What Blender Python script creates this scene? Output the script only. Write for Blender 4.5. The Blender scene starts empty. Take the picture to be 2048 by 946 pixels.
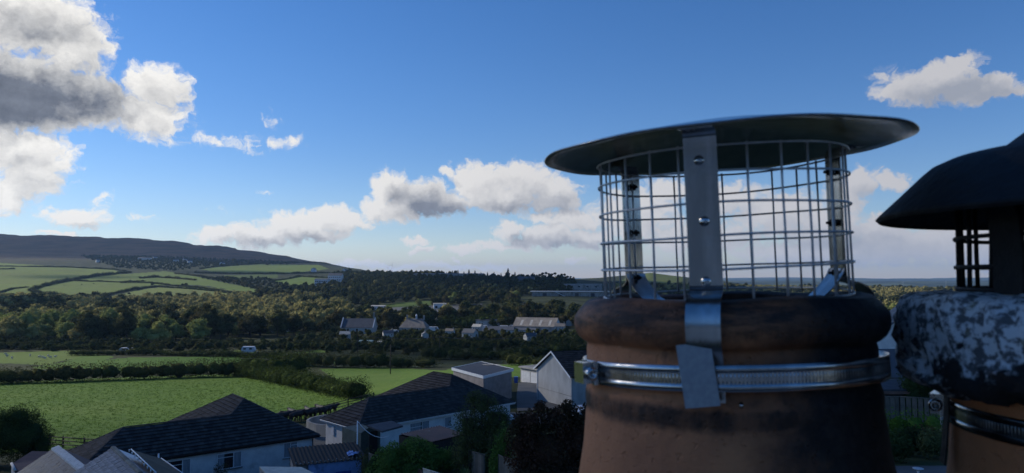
import bpy, bmesh, math, random
import numpy as np
from mathutils import Vector, Matrix, Euler
from math import radians as R, sin, cos, tan, pi, atan2, sqrt
SC = bpy.context.scene
COL = SC.collection
random.seed(7); rng = np.random.default_rng(7)

# ------------------------------------------------------------------ camera
FPX = 1420.0                      # focal length in pixels of the 2048 px wide photograph
PITCH = math.atan(79/FPX)
cd = bpy.data.cameras.new('camera'); cam = bpy.data.objects.new('camera', cd); COL.objects.link(cam)
cd.sensor_width = 36; cd.lens = 36*FPX/2048
cam.rotation_euler = (pi/2+PITCH, 0, 0)
cd.clip_start = 0.02; cd.clip_end = 60000
cd.dof.use_dof = True; cd.dof.focus_distance = 3.2; cd.dof.aperture_fstop = 12
SC.camera = cam
SC.view_settings.view_transform = 'Standard'; SC.view_settings.look = 'None'
SC.view_settings.exposure = 0.0; SC.view_settings.gamma = 1.0
SC.cycles.max_bounces = 6; SC.cycles.volume_bounces = 0; SC.cycles.transparent_max_bounces = 24

# ------------------------------------------------------------------ sun and sky
SUN_AZ, SUN_EL = R(-68), R(28)            # left of the view direction (+Y), above the horizon
SUN = Vector((sin(SUN_AZ)*cos(SUN_EL), cos(SUN_AZ)*cos(SUN_EL), sin(SUN_EL)))
sl = bpy.data.lights.new('sun', 'SUN'); sun = bpy.data.objects.new('sun', sl); COL.objects.link(sun)
sl.energy = 4.8; sl.angle = R(0.53); sl.color = (1, .93, .80)
sun.rotation_euler = SUN.to_track_quat('Z', 'Y').to_euler()

def aze(px, py):
    """direction of a pixel of the photograph as azimuth / elevation in degrees"""
    xc, yc = (px-1024)/FPX, (473-py)/FPX
    y, z = cos(PITCH)-yc*sin(PITCH), sin(PITCH)+yc*cos(PITCH)
    return math.degrees(atan2(xc, y)), math.degrees(atan2(z, math.hypot(xc, y)))

wd = bpy.data.worlds.new('World'); SC.world = wd; wd.use_nodes = True
wd.cycles.sampling_method = 'MANUAL'; wd.cycles.sample_map_resolution = 256
wt = wd.node_tree; wt.nodes.clear()
# cumulus banks: centre x, centre y, half width, half height (photo pixels -> directions), weight
CLOUDS = [
 (40,30,175,85,1.2),(140,90,95,70,1.1),(20,180,215,88,1.4),(165,200,130,60,1.3),(318,172,62,46,1.0),(300,232,80,50,1.0),(30,300,125,62,1.0),
 (70,345,72,66,1.0),(20,390,60,36,.9),(-120,200,160,260,1.6),(425,284,60,16,.36),(495,292,40,10,.26),(545,282,48,12,.26),(582,273,22,11,.32),(543,240,18,18,.24),
 (152,436,64,23,1.0),(195,398,22,11,.28),(284,440,24,10,.30),(115,469,40,6,.9),
 (432,474,46,20,1.0),(520,472,70,27,1.05),(590,450,82,36,1.1),(668,438,66,27,1.05),(640,468,64,17,.95),(720,445,30,12,.8),
 (780,374,46,40,1.1),(842,398,66,44,1.25),(752,415,36,30,.95),(800,420,60,30,1.0),(885,408,52,32,1.1),
 (955,366,58,48,1.1),(1042,362,70,46,1.1),(1108,378,56,38,1.05),(902,345,24,14,.8),(1000,400,90,28,1.1),(1110,405,60,20,1.0),
 (1020,462,34,25,1.0),(1095,474,58,26,1.1),(1150,438,72,27,1.05),(1175,478,60,22,1.1),(1030,490,50,10,.8),(1080,432,30,14,.9),
 (828,482,28,9,.9),(842,498,34,8,.9),(935,495,44,11,.9),(1146,521,24,7,.85),(984,492,28,9,.85),(915,519,11,6,.8),(780,529,120,7,.8),(920,533,120,6,.75),(690,531,60,5,.7),(535,390,16,6,.2),(445,432,14,6,.2),
 (1275,430,90,62,.95),(1340,385,60,34,.8),(1460,395,90,40,.85),(1560,425,100,50,.95),(1650,455,90,52,.95),(1400,478,150,38,.9),(1722,366,48,34,1.05),(1782,360,36,22,1.0),(1690,395,50,30,1.0),
 (1620,505,170,28,1.05),(1800,492,140,44,1.1),(1960,480,170,60,1.1),(1760,455,70,30,.95),(2150,470,120,70,1.1),
 (1835,180,84,34,1.3),(1885,160,62,44,1.3),(1925,142,34,40,1.3),(1965,180,90,32,1.3),(1770,156,34,20,.3),(2035,182,70,18,.45),(1790,190,50,20,.95)]
CORES = [   # where the banks are deepest: grey bases and hearts
 (120,200,150,46,.80),(-30,170,140,70,.75),(60,150,110,30,.35),(235,190,70,40,.45),(40,235,110,26,.36),(50,40,110,46,.62),(150,70,50,30,.25),(315,160,40,22,.25),(60,372,70,22,.3),(30,320,60,25,.25),
 (846,395,55,26,.85),(875,425,62,18,.9),(790,382,28,16,.35),(1000,414,60,13,.7),(1095,402,60,20,.55),(1120,420,50,12,.5),(1035,368,40,16,.2),
 (565,482,120,13,.4),(645,474,60,10,.4),(470,488,60,8,.3),(1050,484,50,10,.65),(1150,490,70,10,.7),(1095,474,40,8,.3),
 (1500,475,220,22,.35),(1650,482,90,28,.5),(1760,494,120,22,.45),(1450,435,80,18,.3),(1720,388,50,16,.45),(1870,192,90,26,.75),(1975,188,90,24,.9),(1925,165,40,24,.4),(150,450,60,6,.25)]
cg = bpy.data.node_groups.new('cloud_density', 'ShaderNodeTree')
cg.interface.new_socket('P', in_out='INPUT', socket_type='NodeSocketVector')
cg.interface.new_socket('D', in_out='OUTPUT', socket_type='NodeSocketFloat')
gi = cg.nodes.new('NodeGroupInput'); go = cg.nodes.new('NodeGroupOutput')
def NM(tree, op, a, b=None, c=None, clamp=False):
    n = tree.nodes.new('ShaderNodeMath'); n.operation = op; n.use_clamp = clamp
    for i, v in enumerate((a, b, c)):
        if v is None: continue
        if isinstance(v, (int, float)): n.inputs[i].default_value = v
        else: tree.links.new(v, n.inputs[i])
    return n.outputs[0]
def NV(tree, op, a, b=None):
    n = tree.nodes.new('ShaderNodeVectorMath'); n.operation = op
    for i, v in enumerate((a, b)):
        if v is None: continue
        if isinstance(v, (tuple, list)): n.inputs[i].default_value = v
        else: tree.links.new(v, n.inputs[i])
    return n.outputs['Value'] if op in ('LENGTH', 'DOT_PRODUCT') else n.outputs[0]
def NNOISE(tree, vec, scale, detail=4, rough=.55, col=False, dist=0):
    n = tree.nodes.new('ShaderNodeTexNoise'); n.inputs['Scale'].default_value = scale
    n.inputs['Detail'].default_value = detail; n.inputs['Roughness'].default_value = rough; n.inputs['Distortion'].default_value = dist
    if vec is not None: tree.links.new(vec, n.inputs['Vector'])
    return n.outputs['Color' if col else 'Fac']
def NMAP(tree, v, a, b, c=0, d=1, smooth=True):
    n = tree.nodes.new('ShaderNodeMapRange'); n.interpolation_type = 'SMOOTHSTEP' if smooth else 'LINEAR'
    tree.links.new(v, n.inputs[0])
    for i, x in enumerate((a, b, c, d)): n.inputs[i+1].default_value = x
    return n.outputs[0]
def NMIX(tree, f, a, b, blend='MIX'):
    n = tree.nodes.new('ShaderNodeMix'); n.data_type = 'RGBA'; n.blend_type = blend
    for s, v in ((n.inputs[0], f), (n.inputs[6], a), (n.inputs[7], b)):
        if isinstance(v, (int, float)): s.default_value = v
        elif isinstance(v, (tuple, list)): s.default_value = (*v[:3], 1)
        else: tree.links.new(v, s)
    return n.outputs[2]
# edges of the banks are broken up by noise, then the banks are blended
pw = gi.outputs[0]
acc = None
for (cx, cy, rx, ry, wgt) in CLOUDS:
    a0, e0 = aze(cx, cy); ra = max(.3, abs(aze(cx+rx, cy)[0]-a0)); re = max(.16, abs(aze(cx, cy-ry)[1]-e0))
    v = NV(cg, 'MULTIPLY', NV(cg, 'SUBTRACT', pw, (a0, e0, 0)), (1/(ra*1.12), 1/(re*1.12), 0))
    l = NM(cg, 'MULTIPLY_ADD', NV(cg, 'LENGTH', v), -wgt, wgt)
    acc = l if acc is None else NM(cg, 'SMOOTH_MAX', acc, l, .18)
fine = NNOISE(cg, gi.outputs[0], 1.1, 6, .60)
dn = NM(cg, 'ADD', acc, NM(cg, 'MULTIPLY_ADD', fine, 1.25, -.62))
cg.links.new(dn, go.inputs[0])

tc = wt.nodes.new('ShaderNodeTexCoord'); sep = wt.nodes.new('ShaderNodeSeparateXYZ'); wt.links.new(tc.outputs['Generated'], sep.inputs[0])
azn = NM(wt, 'MULTIPLY', NM(wt, 'ARCTAN2', sep.outputs[0], sep.outputs[1]), 57.29578)
eln = NM(wt, 'MULTIPLY', NM(wt, 'ARCSINE', sep.outputs[2]), 57.29578)
comb = wt.nodes.new('ShaderNodeCombineXYZ'); wt.links.new(azn, comb.inputs[0]); wt.links.new(eln, comb.inputs[1])
def density(vec):
    g = wt.nodes.new('ShaderNodeGroup'); g.node_tree = cg; wt.links.new(vec, g.inputs[0]); return g.outputs[0]
w1 = NV(wt, 'SUBTRACT', NNOISE(wt, comb.outputs[0], .30, 2, .5, True), (.5, .5, .5))
w2 = NV(wt, 'SUBTRACT', NNOISE(wt, comb.outputs[0], 1.2, 5, .62, True), (.5, .5, .5))
pw = NV(wt, 'ADD', comb.outputs[0], NV(wt, 'ADD', NV(wt, 'MULTIPLY', w1, (3.0, 1.7, 0)), NV(wt, 'MULTIPLY', w2, (1.5, 1.2, 0))))
d0 = density(pw)
d1 = density(NV(wt, 'ADD', pw, (-.75, .75, 0)))
alpha = NMAP(wt, d0, -.02, .44)
core = None
for (cx, cy, rx, ry, st) in CORES:
    a0, e0 = aze(cx, cy); ra = max(.3, abs(aze(cx+rx, cy)[0]-a0)); re_ = max(.16, abs(aze(cx, cy-ry)[1]-e0))
    l2 = NV(wt, 'LENGTH', NV(wt, 'MULTIPLY', NV(wt, 'SUBTRACT', pw, (a0, e0, 0)), (1/ra, 1/re_, 0)))
    gsn = NM(wt, 'MULTIPLY', NM(wt, 'EXPONENT', NM(wt, 'MULTIPLY', NM(wt, 'MULTIPLY', l2, l2), -.9)), st)
    core = gsn if core is None else NM(wt, 'ADD', core, gsn)
hi = NNOISE(wt, comb.outputs[0], .9, 5, .6)
relief = NM(wt, 'SUBTRACT', d1, d0)      # darker where the vapour thickens towards the sun
body = NMAP(wt, d0, .35, 1.6, 0, .28)
shade = NM(wt, 'ADD', NM(wt, 'ADD', NM(wt, 'MULTIPLY', core, .80), NM(wt, 'MULTIPLY', relief, .42)), NM(wt, 'ADD', body, NM(wt, 'MULTIPLY_ADD', hi, .42, -.19)), clamp=True)
left = NMAP(wt, azn, -36, 34)                 # towards the sun the vapour forward-scatters more
bright = NMIX(wt, left, (9.8, 9.6, 9.2), (5.6, 5.6, 5.9))
dark = NMIX(wt, left, NMIX(wt, hi, (2.6, 2.9, 3.5), (.75, .85, 1.15)), (3.3, 3.6, 4.3))
ccol = NMIX(wt, shade, bright, dark)
sky = wt.nodes.new('ShaderNodeTexSky'); sky.sky_type = 'NISHITA'; sky.sun_disc = False
sky.sun_elevation = SUN_EL; sky.sun_rotation = SUN_AZ; sky.air_density = 1.0; sky.dust_density = .05; sky.ozone_density = 3.5
hsv = wt.nodes.new('ShaderNodeHueSaturation'); hsv.inputs['Saturation'].default_value = 1.22; hsv.inputs['Value'].default_value = 1.1
wt.links.new(NMIX(wt, 1.0, sky.outputs[0], (1.01,.975,1.10), 'MULTIPLY'), hsv.inputs['Color'])
col = NMIX(wt, alpha, hsv.outputs[0], ccol)
bg = wt.nodes.new('ShaderNodeBackground'); bg.inputs[1].default_value = .10
wt.links.new(col, bg.inputs[0])
ow = wt.nodes.new('ShaderNodeOutputWorld'); wt.links.new(bg.outputs[0], ow.inputs[0])

# ------------------------------------------------------------------ helpers
def W(px, py, Y):
    """world point seen at a photo pixel at forward distance Y (real place, used to lay things out)"""
    xc, yc = (px-1024)/FPX, (473-py)/FPX
    k = Y/(cos(PITCH)-yc*sin(PITCH))
    return Vector((xc*k, Y, k*(sin(PITCH)+yc*cos(PITCH))))
def project(P):
    x, y, z = P[..., 0], P[..., 1], P[..., 2]
    zc = y*cos(PITCH)+z*sin(PITCH); yc = -y*sin(PITCH)+z*cos(PITCH)
    zc = np.where(zc < .01, .01, zc)
    return 1024+FPX*x/zc, 473-FPX*yc/zc

def mesh_np(name, V, F):
    """mesh from arrays: V (n,3), F (m,k)"""
    me = bpy.data.meshes.new(name); V = np.asarray(V, np.float32); F = np.asarray(F, np.int32)
    k = F.shape[1]
    me.vertices.add(len(V)); me.vertices.foreach_set('co', V.ravel())
    me.loops.add(F.size); me.loops.foreach_set('vertex_index', F.ravel())
    me.polygons.add(len(F)); me.polygons.foreach_set('loop_start', np.arange(0, F.size, k, dtype=np.int32))
    me.polygons.foreach_set('loop_total', np.full(len(F), k, np.int32))
    me.update(calc_edges=True); return me

class MB:
    """collects shapes into one mesh"""
    def __init__(s): s.v = []; s.f = []; s.smooth = []
    def add(s, vs, fs, sm=False):
        b = len(s.v); s.v += [tuple(v) for v in vs]
        for f in fs: s.f.append(tuple(b+i for i in f)); s.smooth.append(sm)
        return s
    def hexa(s, p):      # p: 4 bottom (ccw) + 4 top
        return s.add(p, [(3,2,1,0),(4,5,6,7),(0,1,5,4),(1,2,6,5),(2,3,7,6),(3,0,4,7)])
    def box(s, c, size, rot=0.0, M=None):
        x, y, z = size[0]/2, size[1]/2, size[2]/2
        P = [Vector(q) for q in ((-x,-y,-z),(x,-y,-z),(x,y,-z),(-x,y,-z),(-x,-y,z),(x,-y,z),(x,y,z),(-x,y,z))]
        m = M if M is not None else Matrix.Rotation(rot, 3, 'Z')
        return s.hexa([Vector(c)+m@q for q in P])
    def obox(s, o, a, b, c):   # corner o with edge vectors a, b, c
        o, a, b, c = map(Vector, (o, a, b, c))
        return s.hexa([o, o+a, o+a+b, o+b, o+c, o+a+c, o+a+b+c, o+b+c])
    def plate(s, pts, t):      # planar polygon pushed back by vector t
        n = len(pts); pts = [Vector(q) for q in pts]; t = Vector(t)
        fs = [tuple(range(n)), tuple(range(2*n-1, n-1, -1))]+[(i, n+i, n+(i+1) % n, (i+1) % n) for i in range(n)]
        return s.add(pts+[q+t for q in pts], [tuple(reversed(f)) for f in fs])
    def tube(s, pts, r, n=8, cap=True, r2=None):
        pts = [Vector(q) for q in pts]; rings = []; m = len(pts)
        up = Vector((0, 0, 1))
        for i, q in enumerate(pts):
            t = (pts[min(i+1, m-1)]-pts[max(i-1, 0)]).normalized()
            a = t.cross(up if abs(t.z) < .95 else Vector((1, 0, 0))).normalized(); b = t.cross(a)
            rr = r if r2 is None else r+(r2-r)*i/(m-1)
            rings.append([q+(a*cos(2*pi*k/n)+b*sin(2*pi*k/n))*rr for k in range(n)])
        vs = [v for g in rings for v in g]; fs = []
        for i in range(m-1):
            for k in range(n): fs.append((i*n+k, i*n+(k+1) % n, (i+1)*n+(k+1) % n, (i+1)*n+k))
        if cap: fs += [tuple(reversed(range(n))), tuple(range((m-1)*n, m*n))]
        return s.add(vs, fs, True)
    def lathe(s, prof, n=48, c=(0,0,0), a0=0, a1=2*pi, closed=False, fn=None):
        full = abs(a1-a0-2*pi) < 1e-6; m = n if full else n+1; vs = []
        for i in range(m):
            t = a0+(a1-a0)*i/n
            for (r, z) in prof:
                q = Vector((r*cos(t), r*sin(t), z))
                if fn: q = fn(q, t, r, z)
                vs.append(q+Vector(c))
        k = len(prof); fs = []
        for i in range(n):
            j = (i+1) % m
            for q in range(k if closed else k-1): fs.append((i*k+q, j*k+q, j*k+(q+1) % k, i*k+(q+1) % k))
        return s.add(vs, fs, True)
    def mesh(s, name, off=None):
        me = bpy.data.meshes.new(name)
        me.from_pydata(s.v if off is None else [(x-off[0], y-off[1], z-off[2]) for x, y, z in s.v], [], s.f)
        me.polygons.foreach_set('use_smooth', s.smooth); me.update(); return me

def root_of(o):
    p = Vector(o.location)
    while o.parent: o = o.parent; p = p+Vector(o.location)
    return p
def put(name, me, mat=None, parent=None, kind=None, label=None):
    o = bpy.data.objects.new(name, me); COL.objects.link(o)
    if mat is not None and not me.materials: me.materials.append(mat)
    if parent is not None: o.parent = parent
    if kind: o['kind'] = kind
    if label: o['label'] = label
    return o
def part(name, mb, mat, parent, kind=None, label=None):
    """part given in world coordinates under an unrotated thing"""
    return put(name, mb.mesh(name, root_of(parent)), mat, parent, kind, label)
def lpart(name, mb, mat, parent, kind=None, label=None):
    return put(name, mb.mesh(name), mat, parent, kind, label)
def tag(o, label, cat, group=None):
    o['label'] = label; o['category'] = cat
    if group: o['group'] = group
    return o
def thing(name, label, cat, loc=(0,0,0), rot=(0,0,0), group=None):
    o = bpy.data.objects.new(name, None); COL.objects.link(o); o.location = loc; o.rotation_euler = rot
    o.empty_display_size = .1
    return tag(o, label, cat, group)
def dup(root, loc, rotz=0, scale=1, label=None, group=None):
    r = root.copy(); COL.objects.link(r); r.location = loc; r.rotation_euler = (0, 0, rotz)
    r.scale = (scale,)*3 if isinstance(scale, (int, float)) else scale
    if label: r['label'] = label
    if group: r['group'] = group
    elif label and 'group' in r: del r['group']
    for ch in root.children:
        c = ch.copy(); COL.objects.link(c); c.parent = r
        for g in ch.children:
            d = g.copy(); COL.objects.link(d); d.parent = c
    return r

# ------------------------------------------------------------------ materials
def mat(name, c1, c2=None, scale=4, rough=.8, metal=0, detail=5, bump=0, bscale=None, lo=.35, hi=.65, spec=.4, c3=None, s3=1, l3=.5, h3=.7, stretch=None, aniso=0):
    m = bpy.data.materials.new(name); m.use_nodes = True; t = m.node_tree; b = t.nodes['Principled BSDF']
    b.inputs['Roughness'].default_value = rough; b.inputs['Metallic'].default_value = metal
    b.inputs['Specular IOR Level'].default_value = spec
    c = t.nodes.new('ShaderNodeTexCoord'); vec = c.outputs['Object']
    if stretch:
        vec = NV(t, 'MULTIPLY', vec, stretch)
    if c2:
        col = NMIX(t, NMAP(t, NNOISE(t, vec, scale, detail, .6), lo, hi), c1, c2)
        if c3: col = NMIX(t, NMAP(t, NNOISE(t, vec, s3, 4, .6), l3, h3), col, c3)
        t.links.new(col, b.inputs['Base Color'])
    else: b.inputs['Base Color'].default_value = (*c1, 1)
    if bump:
        bp = t.nodes.new('ShaderNodeBump'); bp.inputs['Strength'].default_value = min(1, bump); bp.inputs['Distance'].default_value = .02
        t.links.new(NNOISE(t, vec, bscale or scale*4, 6, .65), bp.inputs['Height']); t.links.new(bp.outputs[0], b.inputs['Normal'])
    return m
def islands(m, lo, hi):
    t = m.node_tree; b = t.nodes['Principled BSDF']; src = b.inputs['Base Color'].links[0].from_socket
    g = t.nodes.new('ShaderNodeNewGeometry'); oi = t.nodes.new('ShaderNodeObjectInfo'); h = t.nodes.new('ShaderNodeHueSaturation'); t.links.new(src, h.inputs['Color'])
    t.links.new(NMAP(t, NM(t, 'FRACT', NM(t, 'ADD', g.outputs['Random Per Island'], oi.outputs['Random'])), 0, 1, lo, hi, False), h.inputs['Value']); t.links.new(h.outputs[0], b.inputs['Base Color'])
def leafmat(name, c1, c2, c3=None, scale=.12, trans=.35):
    """thin leaves: diffuse and translucent, tone varying from plant to plant and leaf to leaf"""
    m = bpy.data.materials.new(name); m.use_nodes = True; t = m.node_tree; t.nodes.clear()
    g = t.nodes.new('ShaderNodeNewGeometry'); oi = t.nodes.new('ShaderNodeObjectInfo')
    f = NMAP(t, NNOISE(t, g.outputs['Position'], scale, 3, .6), .38, .62)
    c = NMIX(t, f, c1, c2)
    if c3: c = NMIX(t, NMAP(t, oi.outputs['Random'], .55, 1), c, c3)
    hs = t.nodes.new('ShaderNodeHueSaturation'); t.links.new(c, hs.inputs['Color'])
    t.links.new(NMAP(t, g.outputs['Random Per Island'], 0, 1, .65, 1.4, False), hs.inputs['Value'])
    d = t.nodes.new('ShaderNodeBsdfDiffuse'); tr = t.nodes.new('ShaderNodeBsdfTranslucent'); mx = t.nodes.new('ShaderNodeMixShader')
    t.links.new(hs.outputs[0], d.inputs[0]); t.links.new(hs.outputs[0], tr.inputs[0]); mx.inputs[0].default_value = trans
    t.links.new(d.outputs[0], mx.inputs[1]); t.links.new(tr.outputs[0], mx.inputs[2])
    o = t.nodes.new('ShaderNodeOutputMaterial'); t.links.new(mx.outputs[0], o.inputs[0]); return m
M = {}
M['steel'] = mat('brushed_steel', (.60,.58,.56), (.42,.41,.40), 60, .19, 1, 3, .05, 300, stretch=(1,1,.15))
M['wire'] = mat('galvanised_wire', (.72,.71,.70), (.58,.57,.56), 90, .42, .4)
M['dull_steel'] = mat('dull_steel', (.36,.36,.37), (.42,.42,.42), 200, .62, .7, 3, .1, 900)
M['dark_metal'] = mat('black_painted_metal', (.010,.010,.011), (.017,.017,.017), 14, .65, .0, 5, .35, 60, spec=.25, c3=(.045,.043,.042), s3=9, l3=.6, h3=.78)
M['render'] = mat('white_render', (.72,.72,.70), (.60,.60,.59), 1.2, .9, 0, 6, .3, 40, c3=(.42,.42,.40), s3=.7, l3=.55, h3=.8)
M['grey_render'] = mat('grey_render', (.43,.43,.425), (.35,.35,.345), 1.0, .92, 0, 6, .35, 30, c3=(.30,.30,.29), s3=.45, l3=.52, h3=.75, stretch=(1,1,.4))
M['upvc'] = mat('white_plastic', (.80,.80,.80), (.72,.72,.72), 3, .4)
M['curtain'] = mat('pale_curtain', (.34,.36,.38), (.2,.22,.24), 5, .9, stretch=(6,6,.2))
M['tile_dark'] = mat('dark_concrete_tile', (.068,.060,.056), (.050,.045,.043), 1.5, .9, 0, 6, .2, 40, spec=.12, c3=(.085,.08,.055), s3=.9, l3=.62, h3=.85)
M['tile_grey'] = mat('grey_slate_tile', (.25,.25,.26), (.16,.16,.17), 3.5, .6, 0, 6, .25, 30, c3=(.15,.14,.14), s3=1.2, l3=.5, h3=.75)
M['slate_old'] = mat('weathered_slate', (.038,.041,.052), (.022,.023,.030), 2.5, .55, 0, 6, .3, 20, c3=(.07,.045,.03), s3=1.3, l3=.55, h3=.66)
M['ridge_pale'] = mat('lime_washed_ridge', (.66,.63,.58), (.50,.46,.42), 6, .9, 0, 5, .4, 30)
M['ridge_buff'] = mat('buff_ridge_tile', (.26,.22,.165), (.19,.165,.13), 5, .9, 0, 5, .3, 30)
M['maroon'] = mat('maroon_roof', (.085,.05,.055), (.06,.04,.045), 2, .8)
M['felt'] = mat('dark_roofing_felt', (.04,.043,.052), (.055,.058,.066), 2, .75, 0, 5, .2, 60)
M['wood_dark'] = mat('dark_timber', (.030,.024,.02), (.020,.017,.014), 6, .85, stretch=(1,1,.2))
M['wood_grey'] = mat('grey_timber', (.15,.135,.115), (.10,.09,.075), 5, .9, 0, 5, .2, 40, stretch=(4,4,.4))
M['wood_brown'] = mat('brown_timber', (.15,.085,.055), (.10,.06,.04), 5, .9, stretch=(4,4,.4))
M['bark'] = mat('bark', (.075,.06,.045), (.045,.037,.03), 8, .95, 0, 5, .5, 20)
M['asphalt'] = mat('asphalt', (.055,.057,.06), (.075,.077,.08), .6, .85, 0, 6, .2, 40)
M['concrete'] = mat('weathered_concrete', (.33,.325,.31), (.23,.225,.215), .5, .92, 0, 6, .4, 20, c3=(.14,.14,.13), s3=.35, l3=.5, h3=.72, stretch=(1,1,.5))
M['blue_paint'] = mat('blue_door_paint', (.055,.13,.42), (.045,.10,.34), 4, .5)
M['blue_wall'] = mat('pale_blue_wall', (.34,.45,.72), (.26,.36,.60), 1.5, .9, 0, 6, .3, 30, c3=(.18,.22,.36), s3=1.1, l3=.58, h3=.72)
M['rust'] = mat('rusty_sheet', (.17,.09,.065), (.12,.075,.06), 1.2, .75, 0, 5, .1, 30, c3=(.24,.17,.14), s3=.8, l3=.55, h3=.75)
M['olive'] = mat('olive_board', (.10,.115,.09), (.075,.085,.07), 2, .85)
M['cream'] = mat('cream_sheet', (.55,.53,.44), (.42,.41,.35), 2, .85)
M['white'] = mat('white_paint', (.60,.61,.63), (.50,.51,.54), 2, .45)
M['black_coat'] = mat('black_hide', (.016,.015,.015), (.022,.02,.02), 4, .7)
M['wool'] = mat('wool', (.55,.52,.46), (.45,.43,.38), 8, 1)
M['roof_light'] = mat('pale_fibre_cement_roof', (.40,.385,.35), (.30,.29,.27), .5, .85, 0, 5)
M['roof_brown'] = mat('brown_fibre_cement_roof', (.23,.20,.17), (.16,.14,.125), .4, .85, 0, 5)
M['roof_slate'] = mat('far_slate_roof', (.09,.095,.105), (.07,.072,.08), .5, .6)
M['teal'] = mat('teal_sheet', (.16,.25,.26), (.13,.20,.21), 1, .7)
M['panel'] = mat('dark_panel', (.030,.034,.030), (.042,.045,.040), 1.2, .65, 0, 4, spec=.1)
def glassmat():
    m = bpy.data.materials.new('window_glass'); m.use_nodes = True; b = m.node_tree.nodes['Principled BSDF']
    b.inputs['Base Color'].default_value = (.02,.024,.03,1); b.inputs['Roughness'].default_value = .06; b.inputs['Specular IOR Level'].default_value = .7
    return m
M['glass'] = glassmat()
for k_, lo_, hi_ in (('tile_dark',.72,1.35),('tile_grey',.72,1.25),('slate_old',.6,1.45),('wood_grey',.75,1.2),('wood_brown',.75,1.2),('ridge_buff',.7,1.25)): islands(M[k_], lo_, hi_)
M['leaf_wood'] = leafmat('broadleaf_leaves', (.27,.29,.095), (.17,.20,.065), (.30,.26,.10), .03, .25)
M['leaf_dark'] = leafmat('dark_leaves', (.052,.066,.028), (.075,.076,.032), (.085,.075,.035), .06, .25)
M['leaf_hedge'] = leafmat('hedge_leaves', (.050,.065,.024), (.065,.070,.03), None, .15, .25)
M['leaf_hedge2'] = leafmat('bramble_leaves', (.06,.085,.025), (.045,.060,.022), None, .4, .25)
M['leaf_pine'] = leafmat('pine_needles', (.028,.040,.020), (.038,.046,.024), None, .2, .1)
M['leaf_twig'] = leafmat('sparse_tree_leaves', (.12,.135,.055), (.09,.11,.045), None, .5, .3)
M['leaf_copper'] = leafmat('copper_leaves', (.085,.045,.030), (.055,.042,.025), None, .6, .2)
M['leaf_shrub'] = leafmat('shrub_leaves', (.09,.165,.04), (.13,.20,.05), None, 1.0, .3)
M['leaf_bush'] = leafmat('bush_leaves', (.035,.055,.022), (.045,.07,.025), None, .8, .2)
M['leaf_lime'] = leafmat('lime_leaves', (.11,.19,.03), (.09,.15,.03), None, .8, .3)
M['leaf_spike'] = leafmat('spiky_leaves', (.14,.17,.07), (.10,.14,.05), None, 2, .2)
M['grass_blade'] = leafmat('grass_blades', (.085,.150,.028), (.06,.11,.024), None, .25, .45)

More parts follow.
